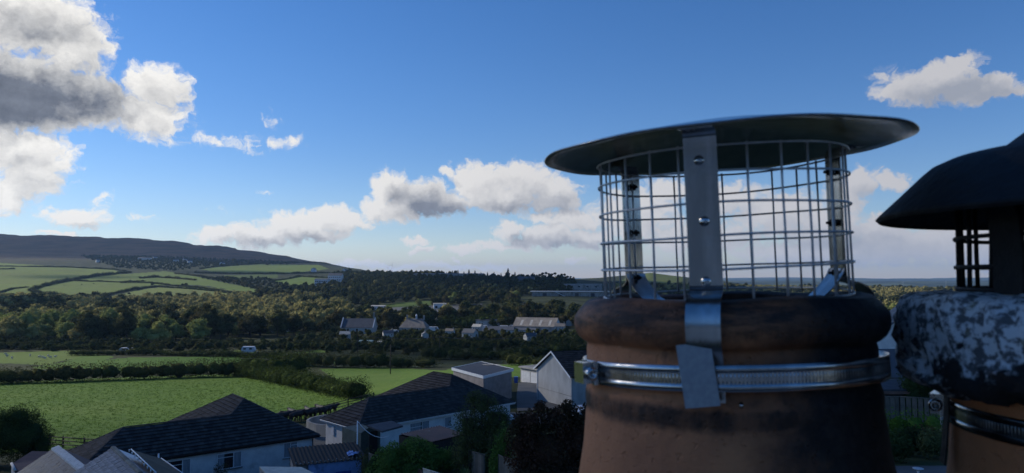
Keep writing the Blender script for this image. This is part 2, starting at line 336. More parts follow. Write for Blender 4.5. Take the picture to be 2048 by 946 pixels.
# ------------------------------------------------------------------ terrain
YN = np.array([2,12,25,40,50,58,66,81,100,125,155,200,270,350,450,550,650,800,1000,1200,1500,1900,2300,3000,4000,6000,10000,16500.])
def prof(near, far): return near+far
COLS = {   # photo column -> ground height below / above the camera at each forward distance
 -900: [-8,-8.5,-10.5,-13,-15,-16.6,-17.3,-19,-20,-21.6,-23,-25.6,-28,-30,-29,-26,-22,-16,-4,10,30,60,95,170,150,60,20,20],
 0:    [-8,-8.5,-10.5,-13,-15,-16.6,-17.3,-19,-20.2,-21.7,-23.2,-25.6,-28.5,-31,-32,-29,-28,-30,-17,-3,18,45,76,171,120,20,-20,-30],
 300:  [-8,-8.5,-10.5,-13,-15,-16.6,-17.3,-18.8,-20.2,-21.7,-23.2,-25.6,-28.5,-31,-33,-33,-32,-30,-18,-5,12.5,42,66,146,120,20,-20,-30],
 450:  [-8,-8.5,-10.5,-13,-15,-16.6,-17.1,-18.3,-19.8,-21.6,-23.2,-25.6,-28.5,-31,-33,-34,-33,-29,-19,-7,9,28,52,114,90,10,-30,-35],
 575:  [-8,-8.5,-10.5,-13,-15,-16.6,-17.0,-18.0,-19.4,-21.4,-23.0,-25.6,-28.5,-31,-33,-34,-32,-27,-20,-8,7,27,45,79,40,-10,-40,-40],
 640:  [-8,-8.5,-10.5,-13,-15,-16.6,-16.9,-17.9,-19.3,-21.2,-23.0,-25.6,-28.5,-31,-33,-34,-31,-25,-17,-7,8,27,44,40,0,-40,-45,-45],
 720:  [-8,-8.5,-10.5,-13,-15,-16.3,-16.8,-17.5,-18.8,-20.7,-22.6,-25.6,-28.5,-31,-33,-32,-29,-21,-11,-1,8,18,18,5,-30,-50,-50,-45],
 800:  [-8,-8.5,-10.5,-13,-15,-16.2,-16.7,-17.0,-18.0,-19.8,-22.0,-25.6,-28.5,-30.5,-31.5,-29.5,-27,-18.5,-8,1,2,-6,-16,-40,-50,-50,-50,-45],
 1000: [-8,-8.5,-10.3,-12.7,-14.6,-15.8,-16.3,-16.1,-16.3,-17.3,-19.2,-24.5,-28,-30,-30.5,-27.5,-23.5,-18,-9,-.5,-5,-15,-25,-50,-55,-50,-50,-45],
 1100: [-8,-8.5,-10,-12,-13.8,-14.8,-15.4,-15.6,-16,-17.2,-19.0,-23.5,-27.5,-29.5,-30.5,-27.5,-22.5,-17,-9,-2,-8,-14,-25,-50,-55,-50,-50,-45],
 1200: [-8,-8.3,-9.5,-11.5,-13,-14,-14.7,-15.4,-16,-17.3,-19,-23,-27,-29,-30.5,-28.5,-23,-17,-11,-10,-9,-5,-15,-50,-55,-50,-50,-45],
 1300: [-8,-8,-9,-10.7,-12.3,-13,-13.7,-14.7,-15.6,-17,-19,-22.5,-26,-28,-29.5,-28,-25,-20,-14,-10,-2,9,2,-45,-55,-50,-50,-45],
 1400: [-8,-8,-8.6,-10,-11,-12,-12.7,-13.8,-15,-16.5,-18,-21,-24,-26,-28,-29,-29,-26,-22,-18,-15,-8,-12,-50,-55,-50,-50,-45],
 1500: [-8,-8,-8.4,-9.6,-10.4,-11.3,-12,-13,-14.6,-16,-17.8,-20,-23,-25,-27,-29,-30,-30,-28,-25,-24,-24,-30,-52,-55,-50,-50,-45],
 1800: [-8,-7.9,-8.0,-9.6,-10.4,-11.2,-12,-13,-14.6,-16,-17.8,-20,-23,-25,-27,-29,-30,-30,-29,-27,-27,-36,-45,-55,-55,-52,-50,-45],
 2100: [-8,-7.9,-8.0,-9.6,-10.4,-11.2,-12,-13,-14.6,-16,-17.8,-20,-23,-25,-27,-29,-30,-31,-31,-30,-34,-42,-50,-55,-55,-52,-50,-45],
 3600: [-8,-7.9,-8.0,-9,-9.6,-10,-10.5,-11,-12,-13,-15,-18,-22,-24,-27,-29,-30,-31,-31,-31,-34,-42,-50,-55,-55,-52,-50,-45]}
SKYLINE = {0:471,60:471,120:472.5,200:474,206:476,300:480,304:481,345:482,380:487,385:490,405:491,440:496,470:498,476:501,500:502,530:508,536:512,576:514,586:523,600:526}
CPX = np.array(sorted(COLS)); CAZ = np.degrees(np.arctan((CPX-1024)/FPX)); TZ = np.array([COLS[c] for c in CPX], float)
def vnoise(x, y, seed=0):
    xi = np.floor(x).astype(np.int64); yi = np.floor(y).astype(np.int64); fx = x-xi; fy = y-yi
    fx = fx*fx*(3-2*fx); fy = fy*fy*(3-2*fy)
    def h(i, j):
        n = (i*374761393+j*668265263+seed*974634777) & 0xffffffff
        n = ((n ^ (n >> 13))*1274126177) & 0xffffffff
        return ((n ^ (n >> 16)) & 0xffff)/65535.0
    return (h(xi,yi)*(1-fx)+h(xi+1,yi)*fx)*(1-fy)+(h(xi,yi+1)*(1-fx)+h(xi+1,yi+1)*fx)*fy-.5
def fbm(x, y, seed=0, o=4):
    return sum(vnoise(x*2**k, y*2**k, seed+k)*.5**k for k in range(o))
def ground(X, Yv):
    """terrain height, vectorised"""
    X = np.asarray(X, float); Yv = np.asarray(Yv, float); r = np.hypot(X, Yv)+1e-6
    az = np.degrees(np.arctan2(X, Yv))
    azc = np.clip(az, CAZ[0], CAZ[-1])
    yd = r*np.cos(np.radians(np.clip(azc, -62, 62)))
    ly = np.log(np.clip(yd, 2, 16400)); LN = np.log(YN)
    k = np.clip(np.searchsorted(LN, ly)-1, 0, len(LN)-2); f = (ly-LN[k])/(LN[k+1]-LN[k])
    j = np.clip(np.searchsorted(CAZ, azc)-1, 0, len(CAZ)-2); g = (azc-CAZ[j])/(CAZ[j+1]-CAZ[j])
    # Catmull-Rom along the distance keeps slopes smooth
    def cr(jj):
        p0 = TZ[jj, np.clip(k-1, 0, 99)]; p1 = TZ[jj, k]; p2 = TZ[jj, k+1]; p3 = TZ[jj, np.clip(k+2, 0, len(LN)-1)]
        m1 = np.clip((p2-p0)*.5, -60, 60); m2 = np.clip((p3-p1)*.5, -60, 60)
        return p1*(2*f**3-3*f**2+1)+m1*(f**3-2*f**2+f)+p2*(-2*f**3+3*f**2)+m2*(f**3-f**2)
    z = cr(j)*(1-g)+cr(j+1)*g
    # behind the viewer the land levels out
    back = np.clip((np.abs(az)-60)/60, 0, 1); z = z*(1-back)+back*(-8-np.clip(r-60, 0, 1e9)*.004)
    # hill crest follows the stepped outline of the old workings
    px = 1024+FPX*np.tan(np.radians(np.clip(az, -50, 50)))
    sk = np.interp(px, list(SKYLINE), list(SKYLINE.values()))
    zt = 3000*(552-sk)/FPX
    rugged = fbm(X/70, Yv/400, 55, 3)*12*(px < 612)
    wgt = np.exp(-((np.log(np.clip(yd, 10, 1e6)/3000))/.07)**2)*(px < 612)*(np.abs(az) < 50)
    z = z*(1-wgt)+wgt*(zt+rugged)
    amp = np.clip((r-250)/600, 0, 1)
    n = fbm(X/160, Yv/160, 3)*3.0*amp+fbm(X/900, Yv/900, 9)*np.clip((r-1700)/2500, 0, 1)*16
    n = n+np.clip((r-6000)/6000, 0, 1)*fbm(X/2600, Yv/2600, 21)*55
    return z+n*(1-wgt)
def gz(x, y): return float(ground(np.array([x]), np.array([y]))[0])
def G(px, py, y0=20, y1=4000):
    """the place on the ground seen at a photo pixel (first hit beyond y0)"""
    Ys = np.exp(np.linspace(np.log(y0), np.log(y1), 900))
    xc, yc = (px-1024)/FPX, (473-py)/FPX; k = Ys/(cos(PITCH)-yc*sin(PITCH))
    z = k*(sin(PITCH)+yc*cos(PITCH)); g = ground(xc*k, Ys); i = np.argmax(z < g)
    if not (z < g).any(): i = len(Ys)-1
    return Vector((xc*k[i], Ys[i], g[i]))
def at(px, Y):
    x = (px-1024)/FPX*Y; return Vector((x, Y, gz(x, Y)))
def inpoly(px, py, poly):
    inside = np.zeros(px.shape, bool); n = len(poly)
    for i in range(n):
        x1, y1 = poly[i]; x2, y2 = poly[(i+1) % n]
        c = (y1 > py) != (y2 > py)
        inside ^= c & (px < (x2-x1)*(py-y1)/((y2-y1) if y2 != y1 else 1e-9)+x1)
    return inside
azs = np.radians(np.concatenate([np.arange(-180,-44,4.), np.arange(-44,44,.22), np.arange(44,180,4.)]))
rs = np.concatenate([[0.5,2,4,6,9,12], np.exp(np.arange(np.log(15), np.log(60), .06)), np.exp(np.arange(np.log(60), np.log(2400), .0125)), np.exp(np.arange(np.log(2400), np.log(3600), .02)), np.exp(np.arange(np.log(3600), np.log(16300), .035))])
AA, RR = np.meshgrid(azs, rs); TX = RR*np.sin(AA); TY = RR*np.cos(AA); TZZ = ground(TX, TY)
# a smooth drop at the rim of the sheet
V = np.stack([TX, TY, TZZ], -1); na, nr = len(azs), len(rs)
ii, jj = np.meshgrid(np.arange(nr-1), np.arange(na), indexing='ij'); j2 = (jj+1) % na
F = np.stack([ii*na+jj, ii*na+j2, (ii+1)*na+j2, (ii+1)*na+jj], -1).reshape(-1, 4)
F = F[:, ::-1]
tme = mesh_np('terrain', V.reshape(-1, 3), F)
PX, PY = project(V)
FIELDS = [   # (photo outline, min Y, max Y, grass amount, yellowness)
 ([(-60,767),(150,758),(300,752),(480,747),(540,760),(600,774),(715,792),(760,800),(680,822),(570,846),(420,870),(300,885),(181,893),(-60,912)],70,190,1,.1),
 ([(-60,724),(-60,708),(160,700),(175,711),(90,730)],170,330,1,.35),
 ([(60,735),(120,726),(175,708),(230,712),(190,730),(150,745)],170,330,1,.1),([(150,745),(190,722),(260,715),(480,712),(490,726),(300,736),(230,748)],170,330,1,.0),
 ([(95,696),(140,689),(142,694)],250,420,1,.4),([(405,707),(510,697),(512,707)],200,400,.7,.3),([(580,707),(640,699),(660,705)],200,420,1,.3),([(590,728),(640,714),(690,716),(690,728)],150,330,1,.1),
 ([(855,752),(920,731),(1080,728),(1085,752),(940,758)],110,220,1,.1),([(640,738),(760,734),(905,742),(905,790),(740,800),(700,780)],108,260,1,.15),
 ([(-60,522),(60,529),(232,540),(243,545),(190,553),(110,567),(62,580),(112,601),(100,606),(-60,604)],600,2000,1,.6),
 ([(66,579),(110,568),(190,554),(240,547),(300,549),(330,557),(300,572),(230,585),(180,600),(130,594)],600,2000,1,.55),
 ([(190,604),(240,588),(300,576),(400,572),(525,588),(480,598),(400,606)],600,2000,1,.75),
 ([(250,548),(330,542),(400,555),(530,582),(520,588),(400,570),(300,570)],600,2000,.9,.45),
 ([(400,539),(440,533),(520,528),(640,530),(660,538),(590,546),(430,544)],900,2600,.75,.45),([(440,550),(560,548),(560,556),(470,558)],900,2600,.5,.3),
 ([(540,562),(590,553),(670,555),(640,572),(600,578)],700,2200,.7,.35),([(735,612),(830,602),(880,600),(870,610),(760,620)],500,900,.5,.1),
 ([(1215,580),(1250,556),(1300,545),(1372,546),(1372,562),(1300,574),(1240,586)],1000,2400,.55,.75),([(1440,568),(1700,568),(1700,572),(1440,572)],900,2600,.5,.5)]
wt_g = np.zeros(PX.shape); wt_y = np.zeros(PX.shape)
for poly, a, b, g_, y_ in FIELDS:
    m = inpoly(PX, PY, poly) & (TY > a) & (TY < b)
    wt_g[m] = g_; wt_y[m] = y_
moor = np.clip((np.hypot(TX, TY)-2050)/450, 0, 1)*(PX < 640)*(wt_g == 0)
plain = np.clip((TY-2300)/500, 0, 1)*(PX > 700)
ca = tme.color_attributes.new('land_cover', 'FLOAT_COLOR', 'POINT')
ca.data.foreach_set('color', np.stack([wt_g, wt_y, moor, plain], -1).astype(np.float32).ravel())
tm = bpy.data.materials.new('land'); tm.use_nodes = True; t = tm.node_tree; b = t.nodes['Principled BSDF']
b.inputs['Roughness'].default_value = .95; b.inputs['Specular IOR Level'].default_value = .1
at_ = t.nodes.new('ShaderNodeAttribute'); at_.attribute_name = 'land_cover'; sp = t.nodes.new('ShaderNodeSeparateColor'); t.links.new(at_.outputs['Color'], sp.inputs[0])
ge = t.nodes.new('ShaderNodeNewGeometry'); P = ge.outputs['Position']
n1 = NNOISE(t, P, .9, 6, .65); n2 = NNOISE(t, P, .05, 4, .6); n3 = NNOISE(t, P, .012, 5, .6); n4 = NNOISE(t, NV(t, 'MULTIPLY', P, (1, 1.0, 1)), .0016, 5, .62)
scrub = NMIX(t, NMAP(t, NM(t, 'ADD', NM(t, 'MULTIPLY', n2, .6), NM(t, 'MULTIPLY', NNOISE(t, P, .22, 4, .6), .4)), .40, .60), (.022,.028,.013), (.055,.064,.026))
grass = NMIX(t, NMAP(t, n1, .30, .70), (.085,.165,.022), (.055,.115,.018))
grass = NMIX(t, NMAP(t, n2, .45, .75, 0, .7), grass, (.105,.165,.032))
dry = NMIX(t, NMAP(t, n1, .30, .70), (.225,.245,.055), (.165,.195,.045))
dry = NMIX(t, NMAP(t, n3, .42, .7, 0, .6), dry, (.19,.17,.075))
dry = NMIX(t, NMAP(t, NNOISE(t, P, .045, 5, .7), .50, .66, 0, .55), dry, (.085,.095,.035))
dry = NMIX(t, NMAP(t, NNOISE(t, P, .16, 4, .7), .60, .72, 0, .8), dry, (.045,.052,.022))
grass = NMIX(t, sp.outputs[1], grass, dry)
colr = NMIX(t, NMAP(t, NM(t, 'ADD', sp.outputs[0], NM(t, 'MULTIPLY_ADD', n2, .3, -.15)), .25, .75, smooth=True), scrub, grass)
mo = NMIX(t, NMAP(t, n3, .4, .6), (.105,.062,.036), (.052,.038,.024))
mo = NMIX(t, NMAP(t, NNOISE(t, NV(t, 'MULTIPLY', P, (.3,.3,6)), .02, 5, .6), .52, .72, 0, .7), mo, (.075,.052,.030))
colr = NMIX(t, sp.outputs[2], colr, mo)
pl = NMIX(t, NMAP(t, n4, .38, .58), (.018,.026,.016), (.085,.10,.045))  # land tone darkened so that it also stands for cloud shadow over the plain
pl = NMIX(t, NMAP(t, NNOISE(t, P, .0035, 3, .5), .5, .62), pl, (.02,.03,.018))
colr = NMIX(t, at_.outputs['Alpha'], colr, pl)
t.links.new(colr, b.inputs['Base Color'])
bp = t.nodes.new('ShaderNodeBump'); bp.inputs['Strength'].default_value = .8; bp.inputs['Distance'].default_value = .35
t.links.new(n1, bp.inputs['Height']); t.links.new(bp.outputs[0], b.inputs['Normal'])
terrain = put('ground', tme, tm, None, 'structure'); tme.polygons.foreach_set('use_smooth', [True]*len(tme.polygons))
# long grass standing in the near pasture
nt_ = 14000; gx = []
while len(gx) < nt_:
    qx = rng.uniform(-125, 5, nt_); qy = 72+93*rng.random(nt_)**1.3; qz = ground(qx, qy)
    q = np.stack([qx, qy, qz], -1); ppx, ppy = project(q); gx += list(q[inpoly(ppx, ppy, FIELDS[0][0])])
gx = np.repeat(np.array(gx[:nt_]), 6, 0)+rng.normal(0, 1, (nt_*6, 3))*np.array([.13,.10,0]); nb = len(gx)
hh = np.repeat(rng.uniform(.04, .17, nt_), 6)*rng.uniform(.7, 1.2, nb); ang = rng.uniform(0, pi, nb); wv = rng.uniform(.02, .05, nb)
dx = np.cos(ang)*wv; dy = np.sin(ang)*wv; ln = rng.normal(0, .07, (nb, 2))
v0 = gx+np.stack([-dx,-dy,0*dx-.02], -1); v1 = gx+np.stack([dx,dy,0*dx-.02], -1); v2 = gx+np.stack([ln[:,0],ln[:,1],hh], -1)
put('grass', mesh_np('grass', np.stack([v0,v1,v2],1).reshape(-1,3), np.arange(nb*3).reshape(-1,3)), M['grass_blade'], None, 'stuff')

# ------------------------------------------------------------------ unseen high clouds, added and shaped to shade chosen parts of the land
def cloudmat():
    m = bpy.data.materials.new('shade_cloud_vapour'); m.use_nodes = True; t = m.node_tree; t.nodes.clear()
    c = t.nodes.new('ShaderNodeTexCoord'); g = t.nodes.new('ShaderNodeNewGeometry')
    ln = NV(t, 'LENGTH', NV(t, 'MULTIPLY', c.outputs['Object'], (1, 1, 0)))
    n = NNOISE(t, c.outputs['Object'], 2.2, 4, .55)
    a = NMAP(t, NM(t, 'ADD', ln, NM(t, 'MULTIPLY_ADD', n, .5, -.25)), .98, .70, 0, 1)
    oi = t.nodes.new('ShaderNodeObjectInfo')
    a = NM(t, 'MULTIPLY', a, oi.outputs['Alpha'])
    tr = t.nodes.new('ShaderNodeBsdfTransparent'); tl = t.nodes.new('ShaderNodeBsdfTranslucent'); tl.inputs[0].default_value = (.9,.9,.92,1)
    mx = t.nodes.new('ShaderNodeMixShader'); t.links.new(a, mx.inputs[0]); t.links.new(tr.outputs[0], mx.inputs[1]); t.links.new(tl.outputs[0], mx.inputs[2])
    o = t.nodes.new('ShaderNodeOutputMaterial'); t.links.new(mx.outputs[0], o.inputs[0]); return m
M['vapour'] = cloudmat()
CLH = 2600.0
bmc = bmesh.new(); bmesh.ops.create_icosphere(bmc, subdivisions=5, radius=1)
for v in bmc.verts:
    p = v.co; v.co = p*(1+.22*(fbm(np.array([p.x*2+7]), np.array([p.y*2+p.z*2]), 4)[0]))
    v.co.z *= .16 if v.co.z > 0 else .04
cme = bpy.data.meshes.new('shade_cloud'); bmc.to_mesh(cme); bmc.free(); cme.materials.append(M['vapour'])
for (sx, sy, rx, ry, al) in SHADE if 'SHADE' in globals() else [
        (25, 8, 150, 116, .80), (130, 1010, 300, 350, .80), (-1250, 2900, 1500, 950, .50), (-425, 540, 125, 100, .9), (60, 250, 190, 70, .45), (-520, 1480, 190, 80, .5), (-760, 1250, 120, 60, .4)]:
    o = put('shade_cloud', cme, M['vapour']); o['kind'] = 'structure'
    zg = gz(sx, sy); k = (CLH-zg)/SUN.z
    o.location = (sx+SUN.x*k, sy+SUN.y*k, CLH); o.scale = (rx, ry, min(rx, ry)); o.color = (1, 1, 1, al)

# ------------------------------------------------------------------ roofs made of tiles
def tri_area_poly(poly): return poly
def clip_row(poly, v):
    """u range of a (u,v) polygon at height v"""
    xs = []
    n = len(poly)
    for i in range(n):
        (u1, v1), (u2, v2) = poly[i], poly[(i+1) % n]
        if (v1 > v) != (v2 > v): xs.append(u1+(u2-u1)*(v-v1)/(v2-v1))
    return (min(xs), max(xs)) if len(xs) >= 2 else None
def tile_slope(mb, o, u, v, poly, tw, th, thick=.10, jit=.005, gap=.008, lift=.0, pieces=None):
    """cover a plane polygon with lapped tiles; o origin, u along the eave, v up the slope (unit vectors)"""
    o, u, v = Vector(o), Vector(u), Vector(v); n = u.cross(v).normalized()
    if n.z < 0: n = -n
    vmin = min(p[1] for p in poly); vmax = max(p[1] for p in poly); row = 0; vv = vmin
    while vv < vmax-.02:
        rg = clip_row(poly, min(vv+th*.5, vmax-.01)); row += 1
        if rg:
            a, b = rg; x = a-(tw*.5 if row % 2 else 0)
            while x < b:
                x0, x1 = max(x, a), min(x+tw, b)
                if x1-x0 > .03:
                    j = random.gauss(0, jit); t_ = thick+j
                    P = []
                    for (q, w, hgt) in ((x0+gap/2, vv, t_+lift), (x1-gap/2, vv, t_+lift), (x1-gap/2, min(vv+th*1.05, vmax), lift+.006+j*.5), (x0+gap/2, min(vv+th*1.05, vmax), lift+.006+j*.5)):
                        P.append((o+u*q+v*w, hgt))
                    top = [p+n*h for p, h in P]; bot = [p+n*(h-.022) if i_ < 2 else p-n*.004 for i_, (p, h) in enumerate(P)]
                    if pieces is not None: pieces.append((bot, top))
                    else: mb.add(bot+top, [(4,5,6,7),(0,1,5,4),(1,2,6,5),(3,0,4,7),(3,2,1,0)])
                x += tw
        vv += th
def ridge_tiles(mb, a, b, r=.11, step=.42, drop=.03):
    a, b = Vector(a), Vector(b); d = b-a; n = max(1, int(d.length/step)); t = d.normalized()
    s = t.cross(Vector((0, 0, 1))).normalized(); up = s.cross(t)
    for i in range(n):
        p0 = a+d*(i/n)+t*.01; p1 = a+d*((i+1)/n)+t*.02; k = 1+random.gauss(0, .04); e = random.gauss(0, .006)
        vs = []
        for p, rr in ((p0, r*k), (p1, r*k*.93)):
            for q in range(6):
                an = pi*q/5; vs.append(p+s*cos(an)*rr+up*(sin(an)*rr*.75-drop+e))
        mb.add(vs, [(q, q+1, q+7, q+6) for q in range(5)]+[(0, 5, 4, 3, 2, 1), (6, 7, 8, 9, 10, 11)])
def window(parent, o, u, n, w, h, panes=((0, 0, 1, 1),), fr=.055, curtain=None, sill=True):
    """window as frame (> glass, curtain, sill); o lower left corner on the wall face, n outward"""
    o, u, n = Vector(o), Vector(u), Vector(n); z = Vector((0, 0, 1)); mb = MB(); g = MB()
    def bar(x0, y0, x1, y1): mb.obox(o+u*x0+z*y0-n*.02, u*(x1-x0), z*(y1-y0), n*.055)
    bar(0, 0, w, fr); bar(0, h-fr, w, h); bar(0, fr, fr, h-fr); bar(w-fr, fr, w, h-fr)
    for (x0, y0, x1, y1) in panes:
        if x1 < 1: bar(x1*w-fr*.6, fr, x1*w+fr*.6, h-fr)
    for (x0, y0, x1, y1) in panes:
        if y1 < 1: bar(x0*w+fr*.6, y1*h-fr*.45, x1*w-fr*.6, y1*h+fr*.45)
    f = part('window', mb, M['upvc'], parent)
    g.plate([o+u*fr*.5+z*fr*.5+n*.006, o+u*(w-fr*.5)+z*fr*.5+n*.006, o+u*(w-fr*.5)+z*(h-fr*.5)+n*.006, o+u*fr*.5+z*(h-fr*.5)+n*.006], -n*.004)
    def sub(name, b, m):
        x = put(name, b.mesh(name, root_of(parent)), m, f); return x
    sub('glass', g, M['glass'])
    if curtain:
        for (x0, x1) in curtain:
            c = MB(); k = max(4, int((x1-x0)*w/.09)); pts = [(x0*w+(x1-x0)*w*i/k, .009+.006*(i % 2)) for i in range(k+1)]
            vs = [o+u*x+z*fr+n*d for x, d in pts]+[o+u*x+z*(h-fr)+n*d for x, d in pts]
            c.add(vs, [(i, i+1, k+2+i, k+1+i) for i in range(k)]); sub('curtain', c, M['curtain'])
    if sill: sub('sill', MB().obox(o-u*.06-z*.07-n*.01, u*(w+.12), z*.065, n*.14), M['concrete'])
    return f
def gutter(mb, a, b, n, r=.06):
    a, b, n = Vector(a), Vector(b), Vector(n); up = Vector((0, 0, 1)); vs = []
    for p in (a, b):
        for q in range(7): an = pi+pi*q/6; vs.append(p+n*(r+cos(an)*r)+up*(sin(an)*r))
    mb.add(vs, [(q, q+1, q+8, q+7) for q in range(6)], True)

def bungalow(name, label, A, u, v, L, Dm, Ww, Dw, ze, t, wallm, depth=2.9):
    """hipped L-plan bungalow: A front left eave corner, u along the front, v to the back"""
    A, u, v = Vector((*A, 0)), Vector((*u, 0)).normalized(), Vector((*v, 0)).normalized(); Z = Vector((0, 0, 1))
    root = thing(name, label, 'bungalow', (*(A+u*L/2+v*Dm/2)[:2], ze-2.6))
    def p(a, b, h=0): return A+u*a+v*b+Z*(ze+h)
    hm_, hw = Dm/2*t, Ww/2*t; sl_ = sqrt(1+t*t); roof = MB(); under = MB()
    vs_f = (v+Z*t).normalized()
    # front plane: main block and the hip end of the wing share it
    front = [(0, 0), (L, 0), (L-Ww/2, Ww/2*sl_), (L-Ww+Dm/2, Dm/2*sl_), (Dm/2, Dm/2*sl_)]
    tile_slope(roof, p(0, 0), u, vs_f, front, .36, .39)
    left = [(0, 0), (Dm, 0), (Dm/2, Dm/2*sl_)]
    tile_slope(roof, p(0, Dm), -v, (u+Z*t).normalized(), left, .36, .39)
    back = [(0, 0), (L-Ww, 0), (L-Ww+Dm/2, Dm/2*sl_), (L-Dm/2-0, Dm/2*sl_)]
    back = [(0, 0), (L-Ww, 0), (L-Ww+(-0), 0), (L-Dm/2, Dm/2*sl_), (Ww-Dm/2, Dm/2*sl_)]
    # left slope of the wing, above the ridge of the main block and behind it
    wl = [(0, 0), (Dw-Dm, 0), (Dw-Dm/2, Dm/2*sl_), (Dw-Ww/2, Ww/2*sl_), (Ww/2, Ww/2*sl_)]
    tile_slope(roof, p(L-Ww, Dw), -v, (u+Z*t).normalized(), wl, .36, .39)
    wr = [(0, 0), (Dw, 0), (Dw-Ww/2, Ww/2*sl_), (Ww/2, Ww/2*sl_)]
    tile_slope(roof, p(L, 0), v, (-u+Z*t).normalized(), wr, .36, .39)
    # boarding under the tiles closes every slope
    rm, r0, w0, w1 = p(L-Ww+Dm/2, Dm/2, hm_), p(Dm/2, Dm/2, hm_), p(L-Ww/2, Ww/2, hw), p(L-Ww/2, Dw-Ww/2, hw)
    d_ = Z*-.02
    under.add([q+d_ for q in (p(0,0), p(L,0), w0, rm, r0)], [(0,1,2,3,4)])
    under.add([q+d_ for q in (p(0,Dm), p(0,0), r0)], [(0,1,2)])
    under.add([q+d_ for q in (p(0,Dm), r0, rm, p(L-Ww,Dm))], [(0,1,2,3)])
    under.add([q+d_ for q in (p(L-Ww,Dw), p(L-Ww,Dm), rm, w0, w1)], [(0,1,2,3,4)])
    under.add([q+d_ for q in (p(L,0), p(L,Dw), w1, w0)], [(0,1,2,3)])
    under.add([q+d_ for q in (p(L,Dw), p(L-Ww,Dw), w1)], [(0,1,2)])
    ro = part('roof', under, M['tile_dark'], root)
    rt = put('roof_tiles', roof.mesh('roof_tiles', root_of(root)), M['tile_dark'], ro, 'stuff')
    rg = MB()
    for a_, b_ in ((r0, rm), (w0, w1), (p(0,0), r0), (p(0,Dm), r0), (rm, w0), (p(L,0), w0), (p(L-Ww,Dw), w1), (p(L,Dw), w1)): ridge_tiles(rg, a_+Z*.04, b_+Z*.04)
    put('ridge_tiles', rg.mesh('ridge_tiles', root_of(root)), M['tile_dark'], ro, 'stuff')
    # fascia, gutter, soffit
    fm = MB(); e = .42
    for a_, b_, n_ in ((p(0,0), p(L,0), -v), (p(0,Dm), p(0,0), -u), (p(L-Ww,Dw), p(L-Ww,Dm), -u), (p(L,0), p(L,Dw), u)):
        fm.obox(a_-Z*.2-n_*.03, b_-a_, n_*.02, Z*.17); gutter(fm, a_-Z*.03, b_-Z*.03, n_)
    fm.add([p(0,0,-.19), p(L,0,-.19), p(L,Dw,-.19), p(L-Ww,Dw,-.19), p(L-Ww,Dm,-.19), p(0,Dm,-.19)], [(5,4,3,2,1,0)])
    part('fascia', fm, M['upvc'] if 'white' in wallm else M['wood_dark'], root)
    wm = MB(); z0, z1 = ze-depth, ze-.195
    c = [(e,e),(L-e,e),(L-e,Dw-e),(L-Ww+e,Dw-e),(L-Ww+e,Dm-e),(e,Dm-e)]
    vs_ = [A+u*a+v*b+Z*z0 for a, b in c]+[A+u*a+v*b+Z*z1 for a, b in c]
    wm.add(vs_, [(i, (i+1) % 6, 6+(i+1) % 6, 6+i) for i in range(6)])
    part('wall', wm, M['render'], root)
    return root, (lambda a, z=0, b=e: A+u*a+v*b+Z*(ze+z)), u, -v, (lambda b, z=0: A+u*e+v*b+Z*(ze+z))
def u_at(px, pt):
    """position along a wall whose point projects to a photo column"""
    lo, hi = -5, 40
    for _ in range(50):
        m = (lo+hi)/2; q = pt(m)
        if 1024+FPX*q.x/(q.y*cos(PITCH)+q.z*sin(PITCH)) < px: lo = m
        else: hi = m
    return lo
UB = Vector((.782,.624)).normalized(); VB = Vector((-UB.y, UB.x)); cor = Vector((-17.25, 64.6))
L1 = 18.6
b1, fw, u3, n3, lw = bungalow('bungalow', 'white bungalow with dark hipped tile roof and three curtained windows, nearest the green field', cor-UB*L1, UB, VB, L1, 6.9, 10.2, 13.5, -14.25, .60, 'grey')
for (pa, pb, h, zt, panes, cur) in ((326,382,1.35,-.42,((0,0,.70,.72),(.70,0,1,1)),((.72,.98),)), (435,484,1.30,-.45,((0,0,.66,.74),(.66,0,1,1)),((.05,.28),(.68,.98))), (567,595.5,1.3,-.35,((0,0,.5,1),(.5,0,1,.8)),((.03,.46),(.56,.97)))):
    a, b = u_at(pa, fw), u_at(pb, fw); window(b1, fw(a, zt-h), u3, n3, b-a, h, panes, curtain=cur)
dn_ = MB(); q = fw(18.1, 0); dn_.tube([q+n3*.08, q+n3*.08-Vector((0,0,2.6))], .045, 8); part('downpipe', dn_, M['wood_dark'], b1)
q = W(317, 922, 55.5); part('vent_pipe', MB().tube([q+Vector((0,0,-1.0)), q+Vector((0,0,.55))], .06, 10), M['upvc'], b1)
U2 = Vector((.715,.70)).normalized(); V2 = Vector((-U2.y, U2.x)); L2 = 20.6
b2, fw2, u32, n32, lw2 = bungalow('bungalow', 'white bungalow with dark hipped roof and pale gutters, beside the flat roofed garage', Vector((-14.35, 66.9)), U2, V2, L2, 6.9, 10.2, 13.5, -14.25, .60, 'white')
for (pa, pb, h, zt, panes, cur) in ((820,859,1.15,-.40,((0,0,.62,.6),(.62,0,1,1)),((.05,.55),(.66,.97))), (889,903,1.1,-.40,((0,0,1,1),),((.1,.9),))):
    a, b = u_at(pa, fw2), u_at(pb, fw2); window(b2, fw2(a, zt-h), u32, n32, b-a, h, panes, curtain=cur)
q = lw2(5.2, -1.35); part('meter_box', MB().obox(q-Vector((*U2,0))*.14, Vector((*V2,0))*-.45, Vector((0,0,.85)), Vector((*U2,0))*.16), M['upvc'], b2)
q = lw2(.5, -.1); part('downpipe', MB().tube([q-Vector((*U2,0))*.06, q-Vector((*U2,0))*.06-Vector((0,0,2.6))], .045, 8), M['wood_dark'], b2)

